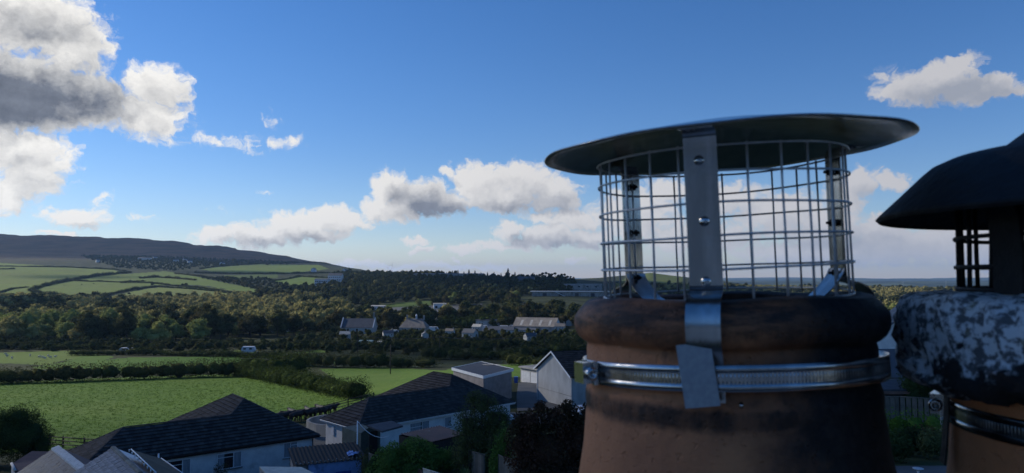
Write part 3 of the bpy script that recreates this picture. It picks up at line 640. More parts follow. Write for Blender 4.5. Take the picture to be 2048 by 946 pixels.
# pair of slated outbuildings in the lower left corner
def gabled(name, label, cat, r0, r1, wl, wr, t, th_l, th_r, wallm, ze_drop=2.2, over=.15):
    """r0 far, r1 near end of the ridge; wl, wr horizontal run of the left and right slope"""
    r0, r1 = Vector(r0), Vector(r1); d = (r1-r0); d.z = 0; d.normalize(); s = Vector((d.y, -d.x, 0))   # s points left as seen
    if s.x > 0: s = -s
    Z = Vector((0,0,1)); root = thing(name, label, cat, (*((r0+r1)/2)[:2], min(r0.z, r1.z)-max(wl, wr)*t-ze_drop))
    Ln = (r1-r0).length; e_l = r0+s*wl-Z*wl*t; e_r = r0-s*wr-Z*wr*t
    wm = MB(); z0 = root.location.z
    base = [r0+s*(wl-over), r0-s*(wr-over), r1-s*(wr-over), r1+s*(wl-over)]
    lo_ = [Vector((q.x, q.y, z0)) for q in base]; zl = r0.z-(wl-over)*t-.05; zr_ = r0.z-(wr-over)*t-.05
    hi_ = [Vector((base[0].x, base[0].y, zl)), Vector((base[1].x, base[1].y, zr_)), Vector((base[2].x, base[2].y, zr_)), Vector((base[3].x, base[3].y, zl))]
    wm.add(lo_+hi_+[r0-Z*.06, r1-Z*.06], [(0,1,5,8,4),(2,3,7,9,6),(1,2,6,5),(3,0,4,7)])
    part('wall', wm, wallm, root)
    return root, s, d, Z, Ln
sl30 = .58; se = sqrt(1+sl30**2)
r0, r1 = W(226, 895, 46), None
dr = Vector((4.6,-5.6,0)).normalized(); r1 = r0+dr*7.6
og, s, d, Z, Ln = gabled('outbuilding', 'outbuilding with pale grey slates, buff ridge and a dark raised panel on the right slope', 'outbuilding', r0, r1, 3.4, 3.4, sl30, 0, 0, M['grey_render'])
und = MB(); und.add([r0-Z*.02, r1-Z*.02, r1+s*3.4-Z*(3.4*sl30+.02), r0+s*3.4-Z*(3.4*sl30+.02)], [(0,1,2,3)]); und.add([r0-Z*.02, r1-Z*.02, r1-s*3.4-Z*(3.4*sl30+.02), r0-s*3.4-Z*(3.4*sl30+.02)], [(3,2,1,0)])
rf = part('roof', und, M['slate_old'], og)
pcs = []; tile_slope(None, r1+s*3.4-Z*3.4*sl30, -d, (-s+Z*sl30).normalized(), [(0,0),(Ln,0),(Ln,3.4*se),(0,3.4*se)], .34, .30, .048, .005, .022, .0, pcs)
ct0 = root_of(og); tm_cache = {}
for bot, top in pcs:
    cc = sum(top, Vector())/4; w_ = round((top[1]-top[0]).length, 2)
    if w_ not in tm_cache:
        m_ = MB().add([q-cc for q in bot+top], [(4,5,6,7),(0,1,5,4),(1,2,6,5),(3,0,4,7),(3,2,1,0)]).mesh('tile'); m_.materials.append(M['tile_grey']); tm_cache[w_] = m_
    o = put('tile', tm_cache[w_], None, rf); o.location = cc-ct0+Vector((0, 0, random.gauss(0, .004)))
sheet = MB(); nn = (-s*sl30+Z).normalized()
sheet.add([r0+nn*.03, r1+nn*.03, r1-s*3.4-Z*3.4*sl30+nn*.03, r0-s*3.4-Z*3.4*sl30+nn*.03], [(3,2,1,0)])
put('roof_sheet', sheet.mesh('roof_sheet', ct0), M['white'], rf)
rgm = MB(); ridge_tiles(rgm, r0+Z*.02, r1+Z*.02, .15, .40, .03)
put('ridge_tiles', rgm.mesh('ridge_tiles', ct0), M['ridge_buff'], rf, 'stuff')
# raised panel with its row of clips
pa, pb, pc, pd_ = W(262, 899, 44.3), W(312, 946, 39.8), W(372, 952, 42.2), W(322, 917, 47.0)
nrm = (pb-pa).cross(pd_-pa).normalized(); nrm = nrm if nrm.z > 0 else -nrm
part('raised_panel', MB().plate([pa, pb, pc, pd_], -nrm*.07), M['panel'], og)
em = MB()
for a_, b_ in ((pa, pb), (pd_, pc)): em.tube([a_+nrm*.02, b_+nrm*.02], .035, 6)
part('panel_edge', em, M['upvc'], og)
cm = MB().tube([(0,0,-.12),(0,0,.04)], .03, 6).mesh('clip'); cm.materials.append(M['upvc'])
for i in range(9):
    o = put('clip', cm, None, og); q = pa+(pb-pa)*(i/8)+(pa-pd_).normalized()*.16-Z*.05; o.location = q-ct0
# darker slate roof with lime-washed ridge
r0 = W(113, 893, 52); r1 = r0+Vector((5.2,-5.5,0)).normalized()*8.5
oh, s, d, Z, Ln = gabled('outbuilding', 'weathered blue slate roofed outbuilding with white lime washed ridge in the bottom left corner', 'outbuilding', r0, r1, 4.6, 3.0, .62, 0, 0, M['grey_render'])
se2 = sqrt(1+.62**2); und = MB()
und.add([r0-Z*.02, r1-Z*.02, r1+s*4.6-Z*(4.6*.62+.02), r0+s*4.6-Z*(4.6*.62+.02)], [(0,1,2,3)]); rf = part('roof', und, M['slate_old'], oh)
tl = MB(); tile_slope(tl, r1+s*4.6-Z*4.6*.62, -d, (-s+Z*.62).normalized(), [(0,0),(Ln,0),(Ln,4.6*se2),(0,4.6*se2)], .30, .24, .018, .006, .006)
put('slates', tl.mesh('slates', root_of(oh)), M['slate_old'], rf, 'stuff')
mr = MB().plate([r0+Z*.02, r1+Z*.02, r1-s*3.0-Z*3.0*.62, r0-s*3.0-Z*3.0*.62], -Z*.04); part('rear_slope', mr, M['maroon'], oh, label='plain maroon roof slope behind the white ridge')
rr_ = MB(); n_l = (s*.62+Z).normalized()
for i in range(15):
    a_ = r0+(r1-r0)*(i/15)+d*.01; b_ = r0+(r1-r0)*((i+1)/15)-d*.01; e_ = Z*random.gauss(.05, .012)
    rr_.hexa([a_+s*.34-Z*.17, b_+s*.34-Z*.17, b_-s*.16-Z*.06, a_-s*.16-Z*.06, a_+s*.32-Z*.10+e_, b_+s*.32-Z*.10+e_, b_-s*.12+Z*.04+e_, a_-s*.12+Z*.04+e_])
part('ridge', rr_, M['ridge_pale'], oh)
# maroon lean-to behind
q = [W(23, 928, 57), W(64, 902, 60), W(160, 905, 62), W(120, 940, 57.5), W(30, 942, 55.5)]
lt = thing('lean_to', 'low lean-to with maroon roof and white verge, left of the lime washed ridge', 'outbuilding', (q[0].x, q[0].y, q[0].z-2.3))
part('roof', MB().plate([q[0], q[4], q[3], q[2], q[1]], -Z*.12), M['maroon'], lt)
vm = MB().tube([q[0]+Z*.04, q[0]*.5+q[4]*.5+Z*.05, q[4]+Z*.04], .10, 8); part('verge', vm, M['ridge_pale'], lt)
bx = MB(); bl = [Vector((p_.x, p_.y, 0)) for p_ in (q[0], q[4], q[3], q[2], q[1])]
bx.add([b_+Z*(q[0].z-3.0) for b_ in bl]+[p_-Z*.14 for p_ in (q[0], q[4], q[3], q[2], q[1])], [(i, (i+1) % 5, 5+(i+1) % 5, 5+i) for i in range(5)]); part('wall', bx, M['grey_render'], lt)

# blue outbuilding with corrugated roof, cream sheet roof in front of it
fa, fb = W(617, 925, 54.0), W(723, 906, 55.6); fa.z = fb.z = -13.95
ub = (fb-fa).normalized(); nb2 = Vector((ub.y, -ub.x, 0)); wd_ = (fb-fa).length
sh = thing('store_shed', 'pale blue rendered shed with corrugated roof, brown door and blue door', 'shed', (*((fa+fb)/2)[:2], -17.2))
bw = MB(); bk = -nb2*3.6
bw.hexa([fa-Z*3.2, fb-Z*3.2, fb+bk-Z*3.2, fa+bk-Z*3.2, fa-Z*.12, fb-Z*.12, fb+bk+Z*.28, fa+bk+Z*.28]); part('wall', bw, M['blue_wall'], sh)
part('side_wall', MB().obox(fa-ub*.9+bk*.95-Z*3.2, ub*.86, -bk*.9, Z*3.0), M['concrete'], sh)
cr_ = MB(); n_ = int((wd_+1.5)/.05); vs = []
for i in range(n_+1):
    x = -1.1+(wd_+1.5)*i/n_; h = .035*cos(2*pi*x/.30)+.03
    for (f_, hh_) in ((.18, -.10), (-3.75, .34)): vs.append(fa+ub*x+nb2*f_+Z*(hh_+h))
m0 = len(vs); vs += [q_-Z*.03 for q_ in vs]
fs = [(2*i, 2*i+2, 2*i+3, 2*i+1) for i in range(n_)]+[(m0+2*i, m0+2*i+1, m0+2*i+3, m0+2*i+2) for i in range(n_)]+[(2*i, m0+2*i, m0+2*i+2, 2*i+2) for i in range(n_)]
cr_.add(vs, fs); part('roof', cr_, M['wood_dark'], sh)
kn = MB().box((0,0,.03), (.07,.12,.05)).mesh('roof_bolt_cap'); kn.materials.append(M['concrete'])
for i in range(17):
    for dz in ((.10,) if i % 2 else (-.15,)):
        o = put('roof_bolt_cap', kn, None, sh); o.location = fa+ub*(-.9+i*.30)+nb2*dz+Z*(-.02+(.1-dz)*.1)-root_of(sh)
a = u_at(652, lambda x: fa+ub*x); b = u_at(671, lambda x: fa+ub*x)
part('door', MB().obox(fa+ub*a-Z*3.1+nb2*.01, ub*(b-a), nb2*.05, Z*2.05), M['wood_grey'], sh, label='plain grey brown door')
a = u_at(674, lambda x: fa+ub*x); b = u_at(701, lambda x: fa+ub*x); dm = MB()
for i in range(6): dm.obox(fa+ub*(a+(b-a)*i/6+.008)-Z*3.1+nb2*.01, ub*((b-a)/6-.016), nb2*.05, Z*2.12)
dm.obox(fa+ub*(a-.06)-Z*3.1+nb2*.008, ub*(b-a+.12), nb2*.03, Z*2.2); part('door', dm, M['blue_paint'], sh, label='bright blue boarded door')
a = u_at(622, lambda x: fa+ub*x); b = u_at(648, lambda x: fa+ub*x)
part('opening', MB().obox(fa+ub*a-Z*2.6+nb2*.01, ub*(b-a), nb2*.03, Z*1.05), M['wood_dark'], sh)
tp = MB()
for i in range(10): tp.box(fb+bk*.25+ub*random.uniform(-.75, .25)+Z*(.08+random.uniform(0, .12))+nb2*random.uniform(-.4, .5), (random.uniform(.25, .6), random.uniform(.2, .5), .03), M=Euler((random.uniform(-.4,.4), random.uniform(-.4,.4), random.uniform(0,3))).to_matrix())
o = part('tarpaulin', tp, M['blue_wall'], sh); o.parent = None; o.location = root_of(sh); o.name = 'tarpaulin_scraps'; tag(o, 'crumpled blue and white sheeting lying on the blue shed roof corner', 'sheeting')
q = [W(519, 933, 50.5), W(603, 934, 51.5), W(640, 952, 48.5), W(540, 955, 47)]
cs = thing('lean_to', 'cream sheet roofed lean-to in front of the blue shed', 'outbuilding', (q[0].x, q[0].y, q[0].z-2.2))
part('roof', MB().plate([q[0], q[3], q[2], q[1]], -Z*.10), M['cream'], cs)
bx = MB(); bx.add([Vector((p_.x, p_.y, q[0].z-2.4)) for p_ in (q[0], q[3], q[2], q[1])]+[p_-Z*.1 for p_ in (q[0], q[3], q[2], q[1])], [(i, (i+1) % 4, 4+(i+1) % 4, 4+i) for i in range(4)]); part('wall', bx, M['concrete'], cs)

# olive shed with felt roof and the clothes line post
c0 = W(722, 862, 60.5); c1 = W(757, 862, 60.8); us = Vector((.74,.67,0)); vs_ = Vector((-.67,.74,0)); c0.z = -13.05
os_ = thing('garden_shed', 'olive boarded garden shed with grey felt roof in front of the dark tiled bungalow', 'shed', (*c0[:2], -16.8))
bd = MB()
for i in range(14): bd.obox(c0+us*(.135*i+.004)-Z*3.6, us*.127, vs_*.03, Z*(3.5+.45*(1-abs(i-7)/7)))
part('board', bd, M['olive'], os_)
part('wall', MB().hexa([c0+vs_*.03-Z*3.6, c0+us*1.9+vs_*.03-Z*3.6, c0+us*1.9+vs_*3.2-Z*3.6, c0+vs_*3.2-Z*3.6, c0+vs_*.03-Z*.15, c0+us*1.9+vs_*.03-Z*.15, c0+us*1.9+vs_*3.2-Z*.15, c0+vs_*3.2-Z*.15]), M['olive'], os_)
q = [W(733, 850, 60.3), W(783, 841, 61.5), W(806, 851, 60.2), W(764, 862, 58.8)]
part('roof', MB().plate([q[0], q[3], q[2], q[1]], -Z*.14), M['felt'], os_)
part('door', MB().box(W(742, 885, 60.0)+Vector((.2,-.1,0)), (.8,.05,1.9), atan2(us.y, us.x)), M['wood_dark'], os_)
cp0 = W(715, 842, 58.5); cpo = thing('clothes_line_post', 'thin white post with sagging clothes line in front of the second bungalow', 'post', (cp0.x, cp0.y, -17))
part('post', MB().tube([Vector((cp0.x, cp0.y, -17)), cp0], .045, 8), M['upvc'], cpo)
e1 = W(778, 872, 57.5); part('line', MB().tube([cp0.lerp(e1, k/12)-Z*(.55*4*(k/12)*(1-k/12)) for k in range(13)], .022, 5), M['upvc'], cpo)
# rusty sheet roofed store
q = [W(798, 868, 57.5), W(878, 851, 61), W(915, 853, 60.5), W(930, 868, 57.2), W(862, 884, 54.6)]
rs_ = thing('store_shed', 'low store with rusty brown corrugated roof under the bungalow windows', 'shed', (*((q[0]+q[3])/2)[:2], -17.2))
n_ = 60; top_ = []; vs = []
for i in range(n_+1):
    f_ = i/n_; a_ = q[0].lerp(q[4], f_*.0)+(q[1]-q[0])*f_; b_ = q[4]+(q[3]-q[4])*f_; h = .03*cos(f_*n_*pi/2)
    for k in (0, .5, 1): vs.append(a_.lerp(b_, k)+Z*h)
part('roof', MB().add(vs, [(3*i+k, 3*i+k+1, 3*i+4+k, 3*i+3+k) for i in range(n_) for k in (0, 1)]), M['rust'], rs_)
bx = MB(); qq = [q[0], q[4], q[3], q[1]]; bx.add([Vector((p_.x, p_.y, -17.3)) for p_ in qq]+[p_-Z*.09 for p_ in qq], [(i, (i+1) % 4, 4+(i+1) % 4, 4+i) for i in range(4)]); part('wall', bx, M['wood_dark'], rs_)

# flat roofed garage
ga, gb, gc = W(903, 740, 96), W(967, 754, 88), W(1027, 746, 95); gd = ga+gc-gb
for p_ in (ga, gb, gc, gd): p_.z = -12.35
fr_ = thing('garage', 'flat roofed brown rendered garage with white fascia behind the second bungalow', 'garage', (*((ga+gc)/2)[:2], -16.2))
ins = lambda p_, k: p_+((ga+gc)/2-p_).normalized()*k
part('wall', MB().hexa([Vector((*ins(p_, .25)[:2], -16.8)) for p_ in (ga, gb, gc, gd)]+[Vector((*ins(p_, .25)[:2], -12.5)) for p_ in (ga, gb, gc, gd)]), mat('brown_grey_render', (.30,.27,.25), (.23,.205,.195), 1.3, .95, 0, 6, .3, 30), fr_)
fm = MB()
for a_, b_ in ((ga, gb), (gb, gc), (gc, gd), (gd, ga)):
    e_ = (b_-a_).normalized(); o_n = Vector((e_.y, -e_.x, 0)); fm.obox(a_-Z*.26, b_-a_, o_n*-.05, Z*.36)
part('fascia', fm, M['upvc'], fr_)
part('roof', MB().hexa([ins(p_, .06)-Z*.1 for p_ in (ga, gb, gc, gd)]+[ins(p_, .06)+Z*.05 for p_ in (ga, gb, gc, gd)]), M['felt'], fr_)
pm = MB()
for k in range(5): pm.box(gd.lerp(gc, .35)+(gb-gc)*.12+Vector((k*.5-.6, random.uniform(-.3,.3), .075)), (.6,.35,.02), random.random())
part('puddle', pm, M['glass'], fr_)

# gabled house with white barge boards
g0 = Vector((*W(1075, 800, 92)[:2], 0)); ga_ = W(1105, 700, 0+90.2); g1 = Vector((*W(1143, 800, 84.5)[:2], 0)); ug = (g1-g0).normalized(); wg = (g1-g0).length; vg = Vector((-ug.y, ug.x, 0)); zea, zap = -11.75, -9.35
gh = thing('gabled_house', 'tall grey rendered house with white barge boards, gable end facing, beside the nearer pot', 'house', (*(g0+ug*wg/2)[:2], -16.6))
ap = g0+ug*wg*.5+Z*zap; dp = 11.0
wm = MB(); b_ = [g0, g1, g1+vg*dp, g0+vg*dp]
# gable faces the viewer: the ridge runs back to the right, so depth follows the house's own axis
vg = Vector((ug.y*-1, ug.x, 0)); vr = Vector((.93,.36,0))
b_ = [g0, g1, g1+vr*dp, g0+vr*dp]
wm.add([p_+Z*-17.2 for p_ in b_]+[p_+Z*zea for p_ in b_]+[ap, ap+vr*dp], [(0,1,5,8,4),(1,2,6,5),(2,3,7,9,6),(3,0,4,7)])
part('wall', wm, M['grey_render'], gh)
part('string_course', MB().obox(g0-Z*14.2-vr*.025-ug*.02, ug*(wg+.04), vr*.04, Z*.06), M['concrete'], gh)
rfm = MB(); t_ = (zap-zea)/(wg/2); ov = .32
for sg, e0 in ((-1, g0), (1, g1)):
    ev = e0+ug*sg*ov+Z*(zea-ov*t_); rg = ap+Z*.0
    rfm.plate([ev-vr*.35, rg-vr*.35, rg+vr*(dp+.3), ev+vr*(dp+.3)], Z*.09)
rf = part('roof', rfm, M['tile_dark'], gh)
tl = MB(); evr = g1+ug*ov+Z*(zea-ov*t_+.09); slope = ap+Z*.09-evr+(-ug*0); sv = (ap+Z*.09-(g1+ug*ov+Z*(zea-ov*t_+.09))); sv = Vector((sv.x, sv.y, sv.z)); sl2 = sv.length
tile_slope(tl, evr-vr*.3, vr, sv.normalized(), [(0,0),(dp+.6,0),(dp+.6,sl2),(0,sl2)], .36, .39)
put('roof_tiles', tl.mesh('roof_tiles', root_of(gh)), M['tile_dark'], rf, 'stuff')
bb = MB()
for sg, e0 in ((-1, g0), (1, g1)):
    ev = e0+ug*sg*(ov+.02)+Z*(zea-(ov+.02)*t_-.06)-vr*.40; bb.obox(ev, (ap-vr*.40-Z*.06)-ev, vr*.05, Z*.20)
part('barge_board', bb, M['upvc'], gh)
sk = evr+vr*4.2+sv*.62+Z*.06; nsk = vr.cross(sv).normalized(); nsk = nsk if nsk.z > 0 else -nsk
part('skylight', MB().obox(sk, vr*.62, sv.normalized()*.9, nsk*.08), M['glass'], gh)
nw_ = Vector((vr.y, -vr.x, 0))
window(gh, g1+vr*2.3-Z*13.35+nw_*.005, vr, nw_, 1.5, 1.25, ((0,0,.5,1),(.5,0,1,1)), curtain=((.05,.3),(.6,.95)))
for k in (0, 1): window(gh, g1+vr*(2.35+.95*k)-Z*15.75+nw_*.005, vr, nw_, .85, .95, ((0,0,1,.4),))
part('downpipe', MB().tube([g0+Z*-12-vr*.08+ug*.08, g0+Z*-17-vr*.08+ug*.08], .05, 8), M['upvc'], gh)
gu = MB(); gutter(gu, g1+ug*(ov+.02)+Z*(zea-ov*t_-.02), g1+ug*(ov+.02)+vr*dp+Z*(zea-ov*t_-.02), ug); part('gutter', gu, M['wood_dark'], gh)
# row of lock-up garages
la, lb = W(1041, 735, 113), W(1092, 738, 108); la.z = lb.z = -14.35; ul = (lb-la).normalized(); nl = Vector((ul.y, -ul.x, 0)); ll = (lb-la).length
lk = thing('garage_row', 'row of lock-up garages with pale up and over doors beside the gabled house', 'garages', (*((la+lb)/2)[:2], -17.2))
part('wall', MB().obox(la-Z*3.2, ul*ll, -nl*5.5, Z*3.1), M['concrete'], lk)
part('roof', MB().obox(la-nl*-.3-ul*.15-Z*.05, ul*(ll+.3), -nl*6.1, Z*.22), M['concrete'], lk)
for k in range(2):
    dm = MB(); a_ = .25+k*2.35
    for i in range(8): dm.obox(la+ul*(a_+.27*i+.01)-Z*2.65+nl*.004, ul*.25, nl*.03, Z*2.15)
    part('garage_door', dm, M['white'], lk)
q = W(1032, 757, 112); o = MB().box(q-Z*.2, (.6,.6,1.0)); o = put('wheelie_bin', o.mesh('wheelie_bin', q), M['blue_paint']); o.location = q; tag(o, 'dark blue bin standing left of the lock-up garages', 'bin')
o.data.clear_geometry(); bm_ = bmesh.new(); bmesh.ops.create_cube(bm_, size=1)
for v_ in bm_.verts: v_.co.x *= .58*(1+.18*v_.co.z); v_.co.y *= .62*(1+.18*v_.co.z); v_.co.z = v_.co.z*1.0-.3
bmesh.ops.create_cube(bm_, size=1, matrix=Matrix.Translation((0,-.02,.24)) @ Matrix.Diagonal((.62,.70,.08,1))); bm_.to_mesh(o.data); bm_.free(); o.data.materials.append(M['blue_paint'])
# yard, road and kerb surfaces
def sheet_on_ground(name, poly, m, lift=.05, step=1.2, kind='structure'):
    """surface draped over the terrain, given by plan corners"""
    us_ = [Vector((*p_, 0)) for p_ in poly]; bm_ = bmesh.new(); vs = [bm_.verts.new(p_) for p_ in us_]; bm_.faces.new(vs)
    bmesh.ops.triangulate(bm_, faces=bm_.faces[:]); 
    for _ in range(5):
        ed = [e for e in bm_.edges if e.calc_length() > step]
        if not ed: break
        bmesh.ops.subdivide_edges(bm_, edges=ed, cuts=1); bmesh.ops.triangulate(bm_, faces=bm_.faces[:])
    for v_ in bm_.verts: v_.co.z = gz(v_.co.x, v_.co.y)+lift
    bmesh.ops.recalc_face_normals(bm_, faces=bm_.faces[:])
    for f_ in bm_.faces:
        if f_.normal.z < 0: f_.normal_flip()
    me = bpy.data.meshes.new(name); bm_.to_mesh(me); bm_.free(); return put(name, me, m, None, kind)
sheet_on_ground('yard', [(-24,98),(-15,104),(-9,86),(-16,78),(-17,66),(-19,66),(-26,78)], M['asphalt'], .07)
sheet_on_ground('road', [(-4,86),(0.4,84),(7.5,80),(7.5,74),(-1,78),(-6,82)], M['asphalt'], .06)
sheet_on_ground('forecourt', [(0.6,84.5),(0.6,96),(1.0,112),(8,109),(7.4,84)], M['asphalt'], .08)
# low curved wall of the ramp beside the second bungalow
cw = [W(652, 829, 88), W(634, 832, 84.5), W(620, 836, 81.5), W(615, 840, 79.5), W(619, 844, 78.2), W(634, 848, 76.8), W(662, 851, 75.4)]
wv_ = MB(); pts = []
for i in range(len(cw)-1):
    for k in range(5): pts.append(cw[i].lerp(cw[i+1], k/5))
pts.append(cw[-1]); vs = []
for i, p_ in enumerate(pts):
    t_ = (pts[min(i+1, len(pts)-1)]-pts[max(i-1, 0)]); t_.z = 0; t_.normalize(); n_ = Vector((-t_.y, t_.x, 0))
    vs += [p_-n_*.12-Z*1.25, p_-n_*.12, p_+n_*.12, p_+n_*.12-Z*1.25]
wv_.add(vs, [(4*i+k, 4*i+k+1, 4*i+5+k, 4*i+4+k) for i in range(len(pts)-1) for k in range(3)]+[(0,1,2,3)])
cwo = thing('curved_wall', 'low curved concrete wall in the yard between the two bungalows', 'wall', (pts[12].x, pts[12].y, pts[12].z-2)); part('wall', wv_, M['concrete'], cwo)
# terrace across the street, behind the viewer
for k, (x, lab) in enumerate(((-9, 'left'), (0, 'middle'), (9, 'right'))):
    th_ = thing('terraced_house', f'grey rendered house across the street behind the viewer, {lab} one of three', 'house', (x, -13, -8.2))
    part('wall', MB().box((x, -16, -3.1), (8.96, 6, 10.2)), M['render'], th_)
    part('roof', MB().add([(x-4.48,-12.8,1.9),(x+4.48,-12.8,1.9),(x+4.48,-16,4.3),(x-4.48,-16,4.3),(x-4.48,-19.2,1.9),(x+4.48,-19.2,1.9)], [(0,1,2,3),(3,2,5,4)]), M['tile_dark'], th_)
    for wx in (-2.3, 1.2):
        for wz in (-.3, -3.4): window(th_, (x-wx, -13, wz), (-1,0,0), (0,1,0), 1.3, 1.4, ((0,0,.5,1),(.5,0,1,1)))

# ------------------------------------------------------------------ chimney stack, pots and cowls in the foreground
def dirt_shade_clay(name, clay, clay2, soot_shade_amt, zr, azd):
    """fired clay with soot: a dark ring round the mouth, a dirty band under the clamp and a right side darkened for soot and painted shade"""
    m = bpy.data.materials.new(name); m.use_nodes = True; t = m.node_tree; b = t.nodes['Principled BSDF']
    b.inputs['Roughness'].default_value = .62; b.inputs['Specular IOR Level'].default_value = .35
    c = t.nodes.new('ShaderNodeTexCoord'); P = c.outputs['Object']; s = t.nodes.new('ShaderNodeSeparateXYZ'); t.links.new(P, s.inputs[0])
    z = s.outputs[2]
    nb_ = NNOISE(t, P, 14, 6, .65); ns = NNOISE(t, NV(t, 'MULTIPLY', P, (30, 30, 12)), 1, 6, .7); nf = NNOISE(t, P, 120, 4, .6)
    col = NMIX(t, NMAP(t, nb_, .35, .65), clay, clay2)
    col = NMIX(t, NMAP(t, ns, .58, .72, 0, .55), col, (.055,.04,.03))
    zz = NM(t, 'ADD', z, NM(t, 'ADD', NM(t, 'MULTIPLY_ADD', ns, .050, -.025), NM(t, 'MULTIPLY_ADD', nf, .016, -.008)))
    mouth = NMAP(t, zz, zr[0], zr[1])                      # soot towards the mouth
    mouth = NM(t, 'MULTIPLY', mouth, NMAP(t, NNOISE(t, NV(t, 'MULTIPLY', P, (9, 9, 40)), 1.6, 6, .68), .30, .58, .30, .95))
    zb = NM(t, 'ADD', z, NM(t, 'ADD', NM(t, 'MULTIPLY_ADD', nb_, .012, -.006), NM(t, 'MULTIPLY_ADD', nf, .006, -.003)))
    band = NM(t, 'MULTIPLY', NMAP(t, zb, zr[2]-.009, zr[2]), NMAP(t, zb, zr[3], zr[3]-.007))
    band = NM(t, 'MULTIPLY', band, NMAP(t, ns, .35, .6, .55, .92))
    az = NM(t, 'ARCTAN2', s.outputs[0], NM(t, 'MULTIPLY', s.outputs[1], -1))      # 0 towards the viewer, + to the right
    flank = NMAP(t, NM(t, 'ADD', az, NM(t, 'MULTIPLY_ADD', nb_, 1.0, -.5)), azd[0], azd[1], 0, azd[2])  # right side darkened in the colour itself: some soot, plus its shade
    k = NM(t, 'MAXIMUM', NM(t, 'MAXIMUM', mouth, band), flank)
    k = NM(t, 'MULTIPLY', k, soot_shade_amt)
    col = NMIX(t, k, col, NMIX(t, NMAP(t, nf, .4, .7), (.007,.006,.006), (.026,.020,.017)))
    t.links.new(col, b.inputs['Base Color'])
    bp = t.nodes.new('ShaderNodeBump'); bp.inputs['Strength'].default_value = .75; bp.inputs['Distance'].default_value = .003
    pit = NM(t, 'ADD', NNOISE(t, P, 60, 8, .72), NMAP(t, NNOISE(t, P, 170, 2, .5), .62, .72, 0, -.5))
    t.links.new(pit, bp.inputs['Height']); t.links.new(bp.outputs[0], b.inputs['Normal'])
    return m
M['clay'] = dirt_shade_clay('sooty_shaded_clay', (.53,.205,.085), (.39,.148,.066), 1.0, (-.060,-.036,-.112,-.096), (-.12,.58,1.0))
M['clay2'] = dirt_shade_clay('orange_clay', (.68,.245,.095), (.58,.205,.080), .9, (-.075,-.06,-.40,-.39), (9,10,0))
def crustmat():
    m = bpy.data.materials.new('lichen_mortar'); m.use_nodes = True; t = m.node_tree; b = t.nodes['Principled BSDF']
    b.inputs['Roughness'].default_value = .95; c = t.nodes.new('ShaderNodeTexCoord'); P = c.outputs['Object']; s = t.nodes.new('ShaderNodeSeparateXYZ'); t.links.new(P, s.inputs[0])
    n = NNOISE(t, P, 26, 7, .65); n2 = NNOISE(t, P, 75, 6, .65); nl = NNOISE(t, P, 11, 4, .55)
    lich = NMIX(t, NMAP(t, NM(t, 'ADD', NM(t, 'MULTIPLY', n2, .55), NM(t, 'MULTIPLY', NNOISE(t, P, 150, 4, .6), .45)), .42, .56), (.13,.13,.135), (.74,.74,.74))
    lich = NMIX(t, NMAP(t, NNOISE(t, P, 40, 3, .5), .60, .70, 0, .6), lich, (.30,.26,.15))
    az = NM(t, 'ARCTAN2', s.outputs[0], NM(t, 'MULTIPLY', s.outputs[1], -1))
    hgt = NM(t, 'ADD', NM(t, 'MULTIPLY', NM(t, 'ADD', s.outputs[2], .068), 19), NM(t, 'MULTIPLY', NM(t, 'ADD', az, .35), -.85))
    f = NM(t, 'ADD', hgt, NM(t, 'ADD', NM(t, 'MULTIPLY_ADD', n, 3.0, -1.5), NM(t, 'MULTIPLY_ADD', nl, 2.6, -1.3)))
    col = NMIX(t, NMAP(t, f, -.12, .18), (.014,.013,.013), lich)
    t.links.new(col, b.inputs['Base Color'])
    bp = t.nodes.new('ShaderNodeBump'); bp.inputs['Strength'].default_value = 1; bp.inputs['Distance'].default_value = .006
    t.links.new(NNOISE(t, P, 45, 8, .7), bp.inputs['Height']); t.links.new(bp.outputs[0], b.inputs['Normal'])
    return m
M['crust'] = crustmat()
# stack they stand on (below the frame)
st = thing('chimney_stack', 'rendered chimney stack that carries both clay pots', 'chimney', (.34, .62, -3.4))
part('stack', MB().box((.34,.62,-2.0), (1.15,.62,2.8)), M['concrete'], st)
part('capping', MB().box((.34,.62,-.565), (1.25,.72,.07)), M['concrete'], st)

C1 = Vector((.685*sin(R(16.4)), .685*cos(R(16.4)), 0)); F1 = R(-16.4)      # local -Y faces the viewer
pot = thing('chimney_pot', 'sooty terracotta chimney pot with rounded rim under the steel mesh cowl', 'chimney pot', (C1.x, C1.y, -.53), (0, 0, F1))
def wob(q, t, r, z):
    k = 1+.004*sin(3*t+1)+.0025*sin(7*t+z*40)
    return Vector((q.x*k, q.y*k, q.z+.0012*sin(5*t+.6)))
prof = [(.100,-.53),(.100,-.10),(.103,-.030),(.108,-.0205),(.116,-.0175),(.125,-.0195),(.132,-.0265),(.1364,-.0330),(.1371,-.0390),(.1362,-.0455),(.1332,-.0510),(.1290,-.0546),(.1258,-.0560),(.1248,-.0585),(.1258,-.0625),
        (.1262,-.095),(.1275,-.098),(.1283,-.102),(.1283,-.110),(.1278,-.114),(.1288,-.120),(.1320,-.150),(.1375,-.182),(.150,-.30),(.160,-.53)]
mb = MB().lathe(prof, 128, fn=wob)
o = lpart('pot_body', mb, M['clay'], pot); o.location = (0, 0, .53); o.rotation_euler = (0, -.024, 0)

TIL = (.028, -.030, F1)
cowl = thing('chimney_cowl', 'shiny stainless steel cowl with wire cage and flat round cap on the nearer pot', 'chimney cowl', (C1.x+.0018, C1.y, -.0165), TIL)
Z0 = .0165          # local z = world z + Z0 (before the tilt)
def L(q): return (q[0], q[1], q[2]+Z0)
